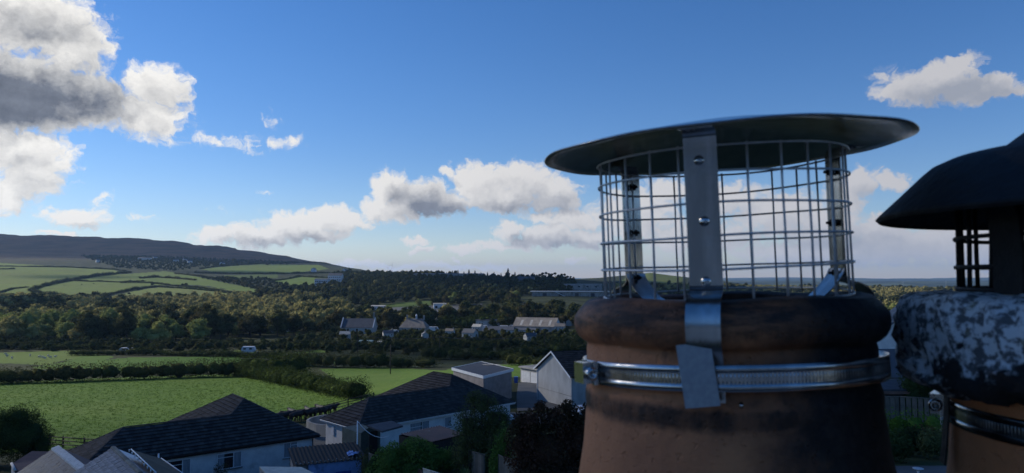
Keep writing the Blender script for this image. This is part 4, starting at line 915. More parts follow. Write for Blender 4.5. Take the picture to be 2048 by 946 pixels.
# cap: shallow spun cone with rolled edge
cp = [(.0005,.142),(.03,.140),(.09,.131),(.150,.1185),(.1622,.1163),(.1630,.1155),(.1622,.1147),(.150,.1160),(.09,.1283),(.03,.1372),(.0005,.139)]
mb = MB().lathe([(r, z) for r, z in cp], 128, fn=lambda q, t, r, z: Vector((q.x, q.y, q.z+Z0+.0004*sin(4*t)+(.0005*sin(9*t) if r > .14 else 0))))
cap = lpart('cap', mb, M['steel'], cowl); cap.rotation_euler = (.004, -.012, 0); cap.location = (.0035, .003, 0)
sm = MB()
for a in (20, 140, 262, 320):
    sm.lathe([(.0001,.1265),(.004,.1268),(.0042,.1285),(.0001,.1290)], 10, (.147*sin(R(a)), -.147*cos(R(a)), -.0125+Z0))
def bolt_mb(): return MB().lathe([(.0001,-.0018),(.0028,-.0012),(.0040,0),(.0040,.0012),(.0001,.0013)], 14)
RC = .1085
wires = MB().tube([(0, -RC, -.0185+Z0), (.0003, -RC, .03+Z0), (-.0002, -RC, .07+Z0), (0, -RC, .107+Z0)], .00098, 8)
wme = wires.mesh('wire'); wme.materials.append(M['wire'])
NW = 26
for i in range(NW):
    o = put('wire', wme, None, cowl); o.rotation_euler = (random.gauss(0, .004), random.gauss(0, .003), R(-2.2)+2*pi*i/NW+random.gauss(0, .006))
for k, z in enumerate((-.0165, .009, .0345, .060, .0855, .106)):
    r = RC+(.0019 if k else .0006)
    mb = MB().lathe([(r+.00095*cos(q*pi/4), z+Z0+.00095*sin(q*pi/4)) for q in range(8)], 96, closed=True, fn=lambda q, t, r, z: q+Vector((0, 0, .0007*sin(2*t+k*1.7)+.0003*sin(5*t+k))))
    lpart('ring_wire', mb, M['wire'], cowl)
def strip(path, w, th):
    """flat bar bent along a path given in (radius, z)"""
    fine_ = []
    for i in range(len(path)-1):
        p0, p1, p2, p3 = path[max(i-1, 0)], path[i], path[i+1], path[min(i+2, len(path)-1)]
        for k in range(4):
            f = k/4; fine_.append(tuple(.5*(2*b+(c-a)*f+(2*a-5*b+4*c-d)*f*f+(3*b-a-3*c+d)*f**3) for a, b, c, d in zip(p0, p1, p2, p3)))
    path = fine_+[path[-1]]; mb = MB(); m = len(path); top = []; bot = []
    for i, (r, z) in enumerate(path):
        a = path[max(i-1, 0)]; b = path[min(i+1, m-1)]; tx, tz = b[0]-a[0], b[1]-a[1]; l = math.hypot(tx, tz); nx, nz = tz/l, -tx/l
        top.append((r-nx*0, z)); bot.append((r-nx*th, z-nz*th))
    vs = []
    for q in (top, bot):
        for s in (-1, 1): vs += [(s*w/2, -r, z+Z0) for r, z in q]
    fs = []; sd = []
    for i in range(m-1):
        a, b, c, d = i, m+i, 2*m+i, 3*m+i
        fs += [(a, b, b+1, a+1), (c, c+1, d+1, d)]; sd += [(a, a+1, c+1, c), (b, d, d+1, b+1)]
    mb.add(vs, fs, True); mb.add(vs, sd+[(0, 2*m, 3*m, m), (m-1, 2*m-1, 4*m-1, 3*m-1)]); return mb
def arc(c, r, a0, a1, n): return [(c[0]+r*cos(R(a0+(a1-a0)*i/n)), c[1]+r*sin(R(a0+(a1-a0)*i/n))) for i in range(n+1)]
leg = [(.137,.1163),(.120,.1175),(.1145,.115),(.1125,.108),(.1122,.08),(.1120,.04),(.1122,.0),(.1132,-.0055),(.1175,-.0095),(.1255,-.0115),(.1330,-.0155),(.1385,-.0225),(.1412,-.0320),(.1414,-.0405),(.1398,-.0490),(.1365,-.0560),(.1335,-.0615),(.1318,-.0670),(.1312,-.0780),(.1312,-.0905)]
bme = bolt_mb().mesh('screw'); bme.materials.append(M['steel'])
for k, a in enumerate((R(-6.5), R(112), R(-128))):
    o = lpart('strap', strip(leg, .0256, .0011), M['steel'], cowl); o.rotation_euler = (0, 0, a)
    for z in (.094, .046, -.001):
        s = put('screw', bme, None, o); s.location = (random.gauss(0, .0006), -.1124, z+Z0); s.rotation_euler = (pi/2, random.random()*3, 0)
    s = put('screw', bme, None, o); s.location = (-.004, -.131, .1158+Z0)
    nt = lpart('nut', MB().lathe([(.0001,.0),(.0037,.0),(.0037,.003),(.0015,.003),(.0015,.007),(.0001,.007)], 6, (0, 0, 0)), M['dark_metal'], o)
    nt.location = (0, -.1105, .046+Z0); nt.rotation_euler = (-pi/2, 0, 0)
    for z in (.094, -.001):
        n2 = put('nut', nt.data, None, o); n2.location = (0, -.1105, z+Z0); n2.rotation_euler = (-pi/2, 0, 0)
    tab = strip([(.1108,.003),(.108,-.003),(.100,-.0125),(.088,-.0225),(.078,-.0250)], .027, .0011)
    if k: lpart('foot', tab, M['steel'], o)
# end of the front strap folded up over the clamp
fl = lpart('strap_end', MB().box((0, 0, 0), (.0252, .0014, .0465)), M['dull_steel'], cowl)
q = W(1401, 744, .50); dd = Vector((q.x-C1.x, q.y-C1.y)); rr = .1425
fl.location = (rr*sin(R(-8.5)), -rr*cos(R(-8.5)), -.0685+Z0); fl.rotation_euler = (R(-5), R(-6.5), R(-8.5)+R(6))
lpart('strap_fold', MB().tube([(.0085,-.1312,-.0905+Z0),(.0085,-.1338,-.0925+Z0),(.0085,-.1355,-.0905+Z0)], .0016, 8), M['steel'], cowl)
# worm-drive clamp: two rails joined by rungs over an inner band
def clamp(parent, rb, zc, h, rung, housing_az, z0, tilt=(0, 0, 0)):
    g = lpart('clamp_band', MB().lathe([(rb,zc-h/2+z0),(rb+.0006,zc-h/2+z0),(rb+.0006,zc+h/2+z0),(rb,zc+h/2+z0)], 120, closed=True), M['steel'], parent)
    mb = MB()
    for s in (-1, 1):
        zz = zc+s*h*.36+z0; mb.lathe([(rb+.0004,zz-h*.17),(rb+.0010,zz-h*.165),(rb+.0010,zz+h*.165),(rb+.0004,zz+h*.17)], 120, closed=True)
    lpart('band_rail', mb, M['steel'], g)
    n = 290
    allr = MB()
    for i in range(n):
        a = 2*pi*i/n; c_, s_ = cos(a), sin(a); allr.box(((rb+.0006)*s_, -(rb+.0006)*c_, zc+z0), (.0018, .0009, h*.46), a)
    r_ = lpart('rungs', allr, M['steel'], g); r_['kind'] = 'stuff'
    # housing and screw
    hb = MB(); hb.box((0, -(rb+.0070), zc+z0), (.024, .012, h*.95)); hb.box((.0135, -(rb+.003), zc+z0), (.005, .004, h*1.05)); hb.box((-.0135, -(rb+.003), zc+z0), (.005, .004, h*1.05))
    ho = lpart('screw_housing', hb, M['steel'], g); ho.rotation_euler = (0, 0, housing_az)
    sc = MB(); sc.lathe([(.0001,0),(.0052,.0),(.0056,.001),(.0056,.0075),(.0045,.009),(.0022,.0092),(.0020,.0075),(.0001,.0074)], 18)
    so = lpart('clamp_screw', sc, M['steel'], ho); so.location = (.0125, -(rb+.0075), zc+z0); so.rotation_euler = (0, pi/2, 0)
    return g
cl_ = clamp(cowl, .1305, -.0808, .0185, .0014, R(-60), Z0)
for o_c in cowl.children:
    if o_c.name.startswith('clamp_band'): o_c.rotation_euler = (-.066, -.014, 0)

# second pot at the right edge
A2 = .715; C2 = Vector((.752*sin(A2), .752*cos(A2), 0)); F2 = -A2
pot2 = thing('chimney_pot', 'orange clay chimney pot at the right edge, its mouth crusted with pale lichen', 'chimney pot', (C2.x, C2.y, -.53), (0, 0, F2))
prof2 = [(.095,-.55),(.095,-.09),(.100,-.05),(.127,-.07),(.1265,-.085),(.1268,-.125),(.129,-.16),(.133,-.19),(.150,-.32),(.160,-.53)]
o = lpart('pot_body', MB().lathe(prof2, 96, fn=wob), M['clay2'], pot2); o.location = (0, 0, .53)
cr = [(.094,-.06),(.094,-.020),(.104,-.0145),(.122,-.014),(.146,-.0155),(.1535,-.019),(.1580,-.027),(.1595,-.040),(.1585,-.055),(.1580,-.066),(.160,-.073),(.1605,-.079),(.157,-.085),(.147,-.089),(.136,-.0915),(.128,-.093),(.122,-.080)]
def crusty(q, t, r, z):
    if r < .1: return q
    n = fbm(np.array([t*9+4*sin(t)]), np.array([z*130+r*90]), 31, 4)[0]; n2 = fbm(np.array([t*30]), np.array([z*330+r*200]), 37, 2)[0]
    k = 1.03+(.05*n+.05*n2)*min(1, (r-.1)/.04); drip = .010*fbm(np.array([t*14]), np.array([0.]), 44, 3)[0] if z < -.07 else 0
    return Vector((q.x*k, q.y*k, q.z+.005*n*min(1, (r-.1)/.03)+drip))
o = lpart('mortar_crust', MB().lathe(cr, 220, closed=False, fn=crusty), M['crust'], pot2); o.location = (0, 0, .53)
hood = thing('chimney_hood', 'black painted metal hood with pressed dome over the lichen crusted pot', 'chimney cowl', (C2.x, C2.y, -.015), (0, 0, F2))
HZ = .015
hp = [(.1780,.049),(.1795,.0505),(.1775,.053),(.160,.0700),(.142,.0880),(.135,.0940),(.124,.0990),(.108,.1020),(.092,.1050),(.082,.1085),(.072,.1165),(.062,.124),(.05,.1285),(.025,.132),(.0005,.133)]
lpart('hood', MB().lathe([(r, z+HZ) for r, z in hp]+[(r-.0012, z+HZ-.0012) for r, z in reversed(hp) if r > .002]+[(.0004,.1315+HZ)][:0], 128, closed=False), M['dark_metal'], hood)
wm2 = MB().tube([(0, -.1155, -.012+HZ), (.0006, -.1155, .02+HZ), (0, -.1155, .075+HZ)], .0020, 8).mesh('wire'); wm2.materials.append(M['dark_metal'])
for i in range(22):
    o = put('wire', wm2, None, hood); o.rotation_euler = (random.gauss(0, .01), random.gauss(0, .01), 2*pi*i/22+R(3)+random.gauss(0, .02))
for z in (.0320, .0075, -.011):
    lpart('ring_wire', MB().lathe([(.1175+.002*cos(q*pi/3), z+HZ+.002*sin(q*pi/3)) for q in range(6)], 72, closed=True), M['dark_metal'], hood)
for k, a in enumerate((R(-35), R(85), R(205))):
    mb = MB(); mb.add([(s*.0122, -r, z+HZ) for s in (-1, 1) for r, z in ((.122,-.014),(.121,.02),(.124,.045),(.140,.080))]+[(s*.0122, -r+.002, z+HZ) for s in (-1, 1) for r, z in ((.122,-.014),(.121,.02),(.124,.045),(.140,.080))],
        [(0,4,5,1),(1,5,6,2),(2,6,7,3),(8,9,13,12),(9,10,14,13),(10,11,15,14),(0,1,9,8),(1,2,10,9),(2,3,11,10),(4,12,13,5),(5,13,14,6),(6,14,15,7),(0,8,12,4)])
    o = lpart('strap', mb, M['dark_metal'], hood); o.rotation_euler = (0, 0, a)
clamp(hood, .1275, -.1145, .0185, .0014, R(-88), HZ)
# the lead of the hood's strap runs down the pot
lpart('strap_tail', strip([(.1300,-.080),(.1300,-.11),(.1318,-.135),(.1345,-.160)], .016, .0012), M['dark_metal'], hood).rotation_euler = (0, 0, R(-68))

# ------------------------------------------------------------------ foliage
def quads_from(P, N, size, r, aspect=.6, spread=.7):
    """leaf faces at points P, facing roughly along N"""
    n = len(P); N = N+r.normal(0, spread, (n, 3)); N /= np.linalg.norm(N, axis=1)[:, None]+1e-9
    A = np.cross(N, r.normal(0, 1, (n, 3))); A /= np.linalg.norm(A, axis=1)[:, None]+1e-9; B = np.cross(N, A)
    s = (size*r.uniform(.6, 1.35, n))[:, None]; A = A*s*.5; B = B*s*.5*aspect
    return np.stack([P-A, P-B*.9+A*.1, P+A, P+B*.9+A*.1], 1)
def blob_points(blobs, n, r, shell=.32):
    """points in the outer part of a set of ellipsoids (cx,cy,cz,rx,ry,rz), dropped where another blob covers them"""
    B = np.array(blobs, float); w = (B[:, 3]*B[:, 4]+B[:, 4]*B[:, 5]+B[:, 3]*B[:, 5]); w /= w.sum()
    k = r.choice(len(B), n*2, p=w); d = r.normal(0, 1, (n*2, 3)); d /= np.linalg.norm(d, axis=1)[:, None]
    rad = 1-shell*r.random(n*2)**2; bump = 1+.14*np.sin(d[:, 0]*5+k)+.10*np.sin(d[:, 1]*7+k*2)+.08*np.sin(d[:, 2]*9+k)
    P = B[k, :3]+d*B[k, 3:]*(rad*bump)[:, None]; keep = np.ones(n*2, bool)
    for j in range(len(B)):
        q = (P-B[j, :3])/B[j, 3:]; keep &= ~((np.linalg.norm(q, axis=1) < .62) & (k != j))
    N = d/B[k, 3:]; N /= np.linalg.norm(N, axis=1)[:, None]
    return P[keep][:n], N[keep][:n]
ico = bmesh.new(); bmesh.ops.create_icosphere(ico, subdivisions=2, radius=1); ICO_V = np.array([v.co[:] for v in ico.verts]); ICO_F = np.array([[v.index for v in f.verts] for f in ico.faces]); ico.free()
def leafy(blobs, n, size, seed, spread=.7, core=.72, aspect=.6, shell=.32):
    """(V, F quads) of leaves plus rough inner masses that stop the light (degenerate quads)"""
    r = np.random.default_rng(seed); P, N = blob_points(blobs, n, r, shell); Q = quads_from(P, N, size, r, aspect, spread)
    V = [Q.reshape(-1, 3)]; F = [np.arange(len(Q)*4).reshape(-1, 4)]; b = len(Q)*4
    if core:
        for bl in blobs:
            m = ICO_V*(1+.16*r.normal(0, 1, len(ICO_V)))[:, None]; V.append(m*np.array(bl[3:])*core+np.array(bl[:3]))
            F.append(np.concatenate([ICO_F, ICO_F[:, 2:3]], 1)+b); b += len(ICO_V)
    return np.concatenate(V), np.concatenate(F)
def leaf_mesh(name, V, F, m):
    tri = F[:, 2] == F[:, 3]
    if tri.any():
        me = bpy.data.meshes.new(name); Fq = F[~tri]; Ft = F[tri][:, :3]
        me.vertices.add(len(V)); me.vertices.foreach_set('co', np.asarray(V, np.float32).ravel())
        li = np.concatenate([Fq.ravel(), Ft.ravel()]).astype(np.int32); me.loops.add(len(li)); me.loops.foreach_set('vertex_index', li)
        ls = np.concatenate([np.arange(len(Fq))*4, len(Fq)*4+np.arange(len(Ft))*3]).astype(np.int32); lt = np.concatenate([np.full(len(Fq), 4), np.full(len(Ft), 3)]).astype(np.int32)
        me.polygons.add(len(ls)); me.polygons.foreach_set('loop_start', ls); me.polygons.foreach_set('loop_total', lt); me.update(calc_edges=True)
    else: me = mesh_np(name, V, F)
    me.materials.append(m); return me
def crown_blobs(seed, n, R_, H, flat=1, base=.35):
    r = random.Random(seed); out = [(0, 0, H*.62, R_*.62, R_*.62, H*.36)]
    for i in range(n):
        a = 2*pi*i/n+r.uniform(-.5, .5); k = r.uniform(.35, .68)*R_; z = r.uniform(base, .86)*H; s = r.uniform(.30, .50)*R_*(1.15-.3*z/H)
        out.append((cos(a)*k*(1.2-.5*z/H), sin(a)*k*(1.2-.5*z/H), z, s*1.1, s*1.1, s*.85*flat))
    out.append((r.uniform(-.2, .2)*R_, r.uniform(-.2, .2)*R_, H*.88, R_*.34, R_*.34, H*.14)); return out
def limbs(H, r0, seed, n=4, R_=2.0, z0=.3, z1=.75):
    r = random.Random(seed); mb = MB(); mb.tube([(0,0,-.4),(r.uniform(-.05,.05)*H*.3,0,H*.3),(r.uniform(-.1,.1)*H*.3,r.uniform(-.1,.1)*H*.3,H*.8)], r0, 7, r2=r0*.3)
    for i in range(n):
        a = 2*pi*i/n+r.uniform(-.4, .4); z = H*r.uniform(z0, z0+.2); mb.tube([(0,0,z),(cos(a)*R_*.4,sin(a)*R_*.4,z+H*.12),(cos(a)*R_*.75,sin(a)*R_*.75,z+H*r.uniform(.2,.35))], r0*.45, 5, r2=r0*.12)
    return mb
def tree_kind(name, label, cat, group, mleaf, seed, R_, H, nleaf, size, nb_=9, flat=1, base=.3, trunk=.22, spread=.7):
    t = thing(name, label, cat, (0,0,0), group=group); V, F = leafy(crown_blobs(seed, nb_, R_, H, flat, base), nleaf, size, seed, spread)
    put('crown', leaf_mesh('crown', V, F, mleaf), None, t); lpart('trunk', limbs(H, trunk, seed, 4, R_), M['bark'], t)
    return t, V, F
def place_first(kinds, used, k, loc, rz, sc, label, group):
    """the first placing of a kind moves the prototype itself"""
    p = kinds[k]
    if k not in used:
        used.add(k); p.location = loc; p.rotation_euler = (0,0,rz); p.scale = sc if isinstance(sc, tuple) else (sc,)*3; p['label'] = label; p['group'] = group; return p
    return dup(p, loc, rz, sc, label, group)

WOODS = [  # photo outline of crowns' feet, Y range, spacing m, kind set, group, label, height range
 ([(-60,606),(60,604),(250,610),(420,607),(520,600),(600,598),(700,628),(700,668),(480,676),(260,690),(120,694),(-60,698)], 330, 860, 10.0, 'wood', 'broadleaf trees of the sunlit valley wood', 'rounded broadleaf tree in the valley wood below the hill fields'),
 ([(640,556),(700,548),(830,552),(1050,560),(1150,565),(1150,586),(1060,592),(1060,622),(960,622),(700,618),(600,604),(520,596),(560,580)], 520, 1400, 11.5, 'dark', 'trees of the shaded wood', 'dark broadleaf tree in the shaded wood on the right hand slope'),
 ([(600,628),(700,641),(960,641),(1040,630),(1060,612),(1180,606),(1180,656),(1000,660),(960,652),(690,672),(600,672)], 340, 640, 10, 'dark', 'trees round the farm yard', 'dark green tree between the yard and the stone school'),
 ([(380,556),(520,556),(560,566),(640,575),(560,592),(530,588),(400,556)], 800, 1700, 11, 'dark', 'trees on the slope under the upper fields', 'small dark tree in the scrubby slope under the upper fields'),
 ([(1230,576),(1400,574),(1500,577),(1700,578),(1960,582),(1960,622),(1780,650),(1500,606),(1230,598)], 500, 1700, 10, 'wood', 'trees on the right hand plain', 'sunlit rounded tree in the woods behind the chimney pots'),
 ([(160,512),(330,514),(520,522),(600,526),(560,532),(400,534),(340,545),(300,540),(230,536)], 1500, 2400, 14, 'dark', 'scrub trees at the foot of the moor', 'small dark tree in the scrub at the foot of the moor'),
 ([(1185,602),(1500,607),(1780,640),(1975,620),(1975,770),(1185,770)], 115, 620, 13, 'dark', 'trees behind the chimney pots', 'dark tree in the gardens hidden behind the chimney pots'),
 ([(-60,672),(120,676),(330,690),(560,690),(620,668),(860,668),(1000,668),(1160,668),(1160,712),(860,712),(620,706),(330,706),(-60,702)], 222, 385, 5.8, 'dark', 'trees along the valley floor', 'dark bushy tree along the hedgerows of the valley floor')]
protos = {'wood': [], 'dark': []}
for i in range(5):
    protos['wood'].append(tree_kind('broadleaf_tree', 'x', 'tree', 'x', M['leaf_wood'], 100+i, 4.0, [8.5,7.5,9.5,7,8][i], 1500, .60, 9+i % 3)[0])
    protos['dark'].append(tree_kind('broadleaf_tree', 'x', 'tree', 'x', M['leaf_dark'], 200+i, 3.9, [8,9,7,7.5,8.5][i], 1400, .60, 8+i % 3)[0])
low = {'wood': [], 'dark': []}
for i in range(5):
    for kk, s_ in (('wood', 300), ('dark', 400)): low[kk].append(leafy(crown_blobs(s_+i, 6, 3.9, 8, 1, .2), 260, 1.05, s_+i))
CLEAR = [(W(px, 600, Y).x, Y, r_) for px, Y, r_ in ((526,450,17),(556,452,14),(585,455,14),(720,400,17),(830,400,19),(1078,385,24),(1003,392,12),(752,600,25),(835,590,32),(900,585,32),(960,590,22),(1120,705,40),(1190,705,40),(1060,705,30),(563,860,14),(658,1010,26),(740,300,9),(620,468,8),(500,262,6),(640,400,10),(690,310,8))]
cand = []
for wi, (poly, y0, y1, sp, kk, grp, lab) in enumerate(WOODS):
    pxs = [p_[0] for p_ in poly]; n_ = 0
    Ys_ = np.arange(y0, y1, sp)
    for Yq in Ys_:
        for X in np.arange((min(pxs)-1024)/FPX*Yq, (max(pxs)-1024)/FPX*Yq, sp):
            x = X+rng.uniform(-.45, .45)*sp; y = Yq+rng.uniform(-.45, .45)*sp
            cand.append((wi, x, y))
cx = np.array([c[1] for c in cand]); cy = np.array([c[2] for c in cand]); cw_ = np.array([c[0] for c in cand]); cz = ground(cx, cy)
cpx, cpy = project(np.stack([cx, cy, cz], -1)); ok = np.zeros(len(cand), bool)
for wi, wdf in enumerate(WOODS): ok |= (cw_ == wi) & inpoly(cpx, cpy, wdf[0])
for poly, a, b, g_, y_ in FIELDS[1:]: ok &= ~(inpoly(cpx, cpy-1, poly) & (cy > a) & (cy < b))
for (x, y, r_) in CLEAR: ok &= np.hypot(cx-x, cy-y) > r_
ok &= ~((cpx > 1040) & (cpx < 1245) & (cy > 420) & (cy < 715) & (cpy < 634))   # open ground before the concrete works
# hidden behind a rise: leave out
for i in np.where(ok)[0]:
    k = np.linspace(.05, .985, 60); zz = ground(cx[i]*k, cy[i]*k); ray = (cz[i]+9)*k
    if (zz > ray).any(): ok[i] = False
idx = np.where(ok)[0]; idx = idx[np.argsort(cy[idx])]
used = {'wood': set(), 'dark': set()}; cnt = {}; vs_low = {'wood': [], 'dark': []}; total = 0
LIM = {0: 95, 1: 60, 2: 60, 3: 10, 4: 30, 5: 4, 6: 0, 7: 40}
vis = [i for i in idx if -30 < cpx[i] < 2080]
for i in idx:
    wi = cw_[i]; wdf = WOODS[wi]; kk = wdf[4]; far_small = {3: .75, 5: .8, 7: .55, 4: .85}.get(wi, 1); sc = far_small*rng.uniform(.62, 1.15)*(1.55 if wi in (0, 2) else 1.25 if wi in (1, 4) else 1)
    if wi == 1: sc *= 1.0
    if wi == 7: sc *= .9
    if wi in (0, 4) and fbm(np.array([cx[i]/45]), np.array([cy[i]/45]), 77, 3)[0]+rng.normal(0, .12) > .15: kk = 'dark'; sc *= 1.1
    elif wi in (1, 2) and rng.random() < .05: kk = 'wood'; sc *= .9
    k = int(rng.integers(5)); rz = rng.uniform(0, 6.28); scz = sc*rng.uniform(.8, 1.1)
    if -30 < cpx[i] < 2080 and cnt.get(wi, 0) < LIM[wi]:
        cnt[wi] = cnt.get(wi, 0)+1
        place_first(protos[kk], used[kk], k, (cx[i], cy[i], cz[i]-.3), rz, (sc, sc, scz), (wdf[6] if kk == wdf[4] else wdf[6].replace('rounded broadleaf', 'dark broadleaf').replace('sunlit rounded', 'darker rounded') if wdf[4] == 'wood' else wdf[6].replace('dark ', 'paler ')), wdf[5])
    else:
        V, F = low[kk][k]; c, s = cos(rz), sin(rz); Vt = np.stack([(V[:,0]*c-V[:,1]*s)*sc+cx[i], (V[:,0]*s+V[:,1]*c)*sc+cy[i], V[:,2]*scz+cz[i]-.4], -1)
        vs_low[kk].append((Vt, F)); total += 1
for kk in vs_low:
    if not vs_low[kk]: continue
    b = 0; FF = []; VV = []
    for V_, F_ in vs_low[kk]: VV.append(V_); FF.append(F_+b); b += len(V_)
    o = put('woodland', leaf_mesh('woodland', np.concatenate(VV), np.concatenate(FF), M['leaf_wood' if kk == 'wood' else 'leaf_dark']), None, None, 'stuff')
print('trees', cnt, 'stuff', total)

# hedges: bank of leaves along a line
def hedge(pts, h, w, label, mleaf, size, dens, seed, hv=.25, name='hedge', cat='hedge', group=None):
    r = np.random.default_rng(seed); pts = [Vector(p_) for p_ in pts]; L_ = [0]
    for a, b in zip(pts, pts[1:]): L_.append(L_[-1]+(b-a).length)
    tot = L_[-1]; step = max(h*.42, .9); n = max(2, int(tot/step)); bl = []
    for i in range(n+1):
        s = tot*i/n+r.uniform(-.3, .3)*step; s = min(max(s, 0), tot); k = max(0, min(len(L_)-2, int(np.searchsorted(L_, s))-1)); f = (s-L_[k])/max(1e-6, L_[k+1]-L_[k]); p_ = pts[k].lerp(pts[k+1], f)
        x, y = p_.x+r.normal(0, w*.10), p_.y+r.normal(0, w*.10); hh = h*.92*(1+hv*float(fbm(np.array([s/(h*4)]), np.array([seed*1.7]), seed, 3)[0])*2.2)*r.uniform(.88, 1.1)
        z = gz(x, y); bl.append((x, y, z+hh*.42, w*.5*r.uniform(.75,1.25)+step*.3, w*.5*r.uniform(.75,1.25)+step*.2, hh*r.uniform(.48,.66)))
    c = np.array(bl)[:, :3].mean(0); c[2] = min(b_[2]-b_[5] for b_ in bl)
    bl = [(b_[0]-c[0], b_[1]-c[1], b_[2]-c[2], *b_[3:]) for b_ in bl]
    V, F = leafy(bl, int(dens*2.6*tot*h), size, seed, 1.0, .52, .6, .5)
    o = put(name, leaf_mesh(name, V, F, mleaf)); o.location = c; return tag(o, label, cat, group)
def gp(l): return [G(px, py) if len(t_) == 2 else at(px, t_[2]) for t_ in l for px, py in [t_[:2]]]
hedge(gp([(-70,771),(0,768),(150,763),(300,757),(400,754),(492,752)]), 4.3, 5, 'tall dark hedge along the far side of the near green field', M['leaf_hedge'], .34, 20, 1)
hedge(gp([(484,752),(530,760),(580,771),(640,783),(718,797)]), 3.6, 4.5, 'thick leafy bramble hedge down the right side of the near green field', M['leaf_hedge2'], .26, 34, 2, .18)
hedge(gp([(150,712),(240,710),(330,711),(480,715),(560,716)]), 2.8, 4, 'dark hedge above the middle strip of green field', M['leaf_hedge'], .40, 14, 3)
hedge([at(px, Y) for px, Y in ((560,215),(620,205),(700,200),(780,200),(860,196))], 4.2, 5, 'dark hedge running across the valley behind the bramble hedge', M['leaf_hedge'], .38, 16, 4)
hedge([at(px, Y) for px, Y in ((470,178),(520,172),(560,168),(600,172))], 5.0, 6, 'rounded thicket where the two field hedges meet', M['leaf_hedge2'], .34, 20, 5)
hedge([at(px, Y) for px, Y in ((850,232),(930,226),(1020,222),(1170,216))], 4.6, 5, 'long dark hedge behind the flat roofed garage', M['leaf_hedge'], .40, 14, 6)
hedge([at(px, Y) for px, Y in ((1020,150),(1060,146),(1110,142),(1200,140))], 2.6, 3, 'low dark hedge behind the lock-up garages', M['leaf_hedge'], .34, 16, 66)
hedge([at(px, Y) for px, Y in ((-70,290),(60,285),(160,282),(260,286),(400,300),(560,300))], 3.0, 4, 'hedge line on the valley floor under the wood', M['leaf_hedge'], .5, 9, 7)
hedge([at(px, Y) for px, Y in ((560,285),(650,282),(760,285),(880,285),(1000,290),(1160,290))], 3.6, 4, 'hedge line on the valley floor before the school', M['leaf_hedge'], .5, 9, 8)
hedge([at(px, Y) for px, Y in ((660,440),(720,436),(800,432),(900,428),(960,424),(1010,430))], 8.5, 6, 'tall clipped row of evergreens behind the school', M['leaf_hedge2'], .6, 7, 9, .10)
HF = [([(60,583),(85,573),(112,567),(150,560),(190,553),(240,547.5),(262,545.5)], 5.0, 'broad dark hedge curving up the sunlit hillside'), ([(64,584),(95,589),(130,594),(160,599),(190,604)], 4.2, 'hedge along the lower edge of the rounded hill field'),
 ([(186,599),(210,592),(240,585),(270,580),(310,574)], 4.2, 'hedge climbing between the two lower hill fields'), ([(140,562),(180,563.5),(235,565),(290,563)], 2.6, 'thin hedge across the middle of the hill fields'),
 ([(280,557),(310,555),(345,557),(390,561)], 4.2, 'bushy hedge at the top of the hill fields'), ([(240,566),(300,566),(340,571),(400,576),(440,582),(520,590)], 3.0, 'hedge above the lowest hill field'), ([(310,574),(360,577),(410,581),(460,587)], 3.0, 'broken hedge in the right hand hill field'),
 ([(-60,533),(60,534),(130,535),(200,538),(250,542)], 3.6, 'straight hedge under the moor on the left'), ([(-60,539),(10,539),(30,538.5)], 3, 'short hedge at the left edge of the hill fields'), ([(390,546),(460,548),(540,548),(660,546)], 4, 'hedge below the upper right hill field'), ([(400,538),(480,529),(560,526),(660,529)], 4, 'hedge along the top of the upper right hill field'),
 ([(-60,607),(60,606),(150,607),(250,609),(330,606),(420,605),(480,601),(530,594)], 5.5, 'scrubby bank of bushes along the foot of the hill fields'), ([(120,606),(200,600),(230,604),(270,606)], 4, 'clump of gorse between hill field and wood'), ([(540,563),(600,553),(660,556)], 3, 'hedge above the small field beside the white house'), ([(350,548),(420,556),(480,566),(540,584)], 3.5, 'hedge down the right side of the hill fields'), ([(0,586),(25,578),(55,575)], 3, 'patch of scrub in the left hand hill field')]
for k, (l, h, lab) in enumerate(HF): hedge([G(px, py, 500) for px, py in l], h, h*1.3, lab, M['leaf_dark'], .85, 1.9, 30+k, .35)
# lone bushes in the hill fields and trees on the hill's foot
lone = [(185,552),(128,592),(150,598),(258,588),(305,570),(365,571),(372,571),(285,563),(290,556),(400,577),(300,603),(330,604),(70,577),(95,572)]
bush0 = None
for k, (px, py) in enumerate(lone):
    p_ = G(px, py, 500); sc = rng.uniform(.45, .75); 
    dup(protos['dark'][k % 5], p_-Vector((0,0,1.2)), rng.uniform(0, 6), (sc*1.25, sc*1.25, sc*.8), 'single dark bush standing out in the sunlit hill fields', 'lone bushes in the hill fields')
for px, Y, sc, lab in ((470,1950,2.1,'large round tree on the skyline side of the moor, the left of two'),(499,1960,1.5,'round tree on the shoulder of the moor, right of the larger one'),(535,1980,1.2,'low tree clump at the right hand end of the moor')):
    dup(protos['dark'][int(px) % 5], at(px, Y)-Vector((0,0,1)), px, (sc*1.2, sc*1.2, sc), lab, None)
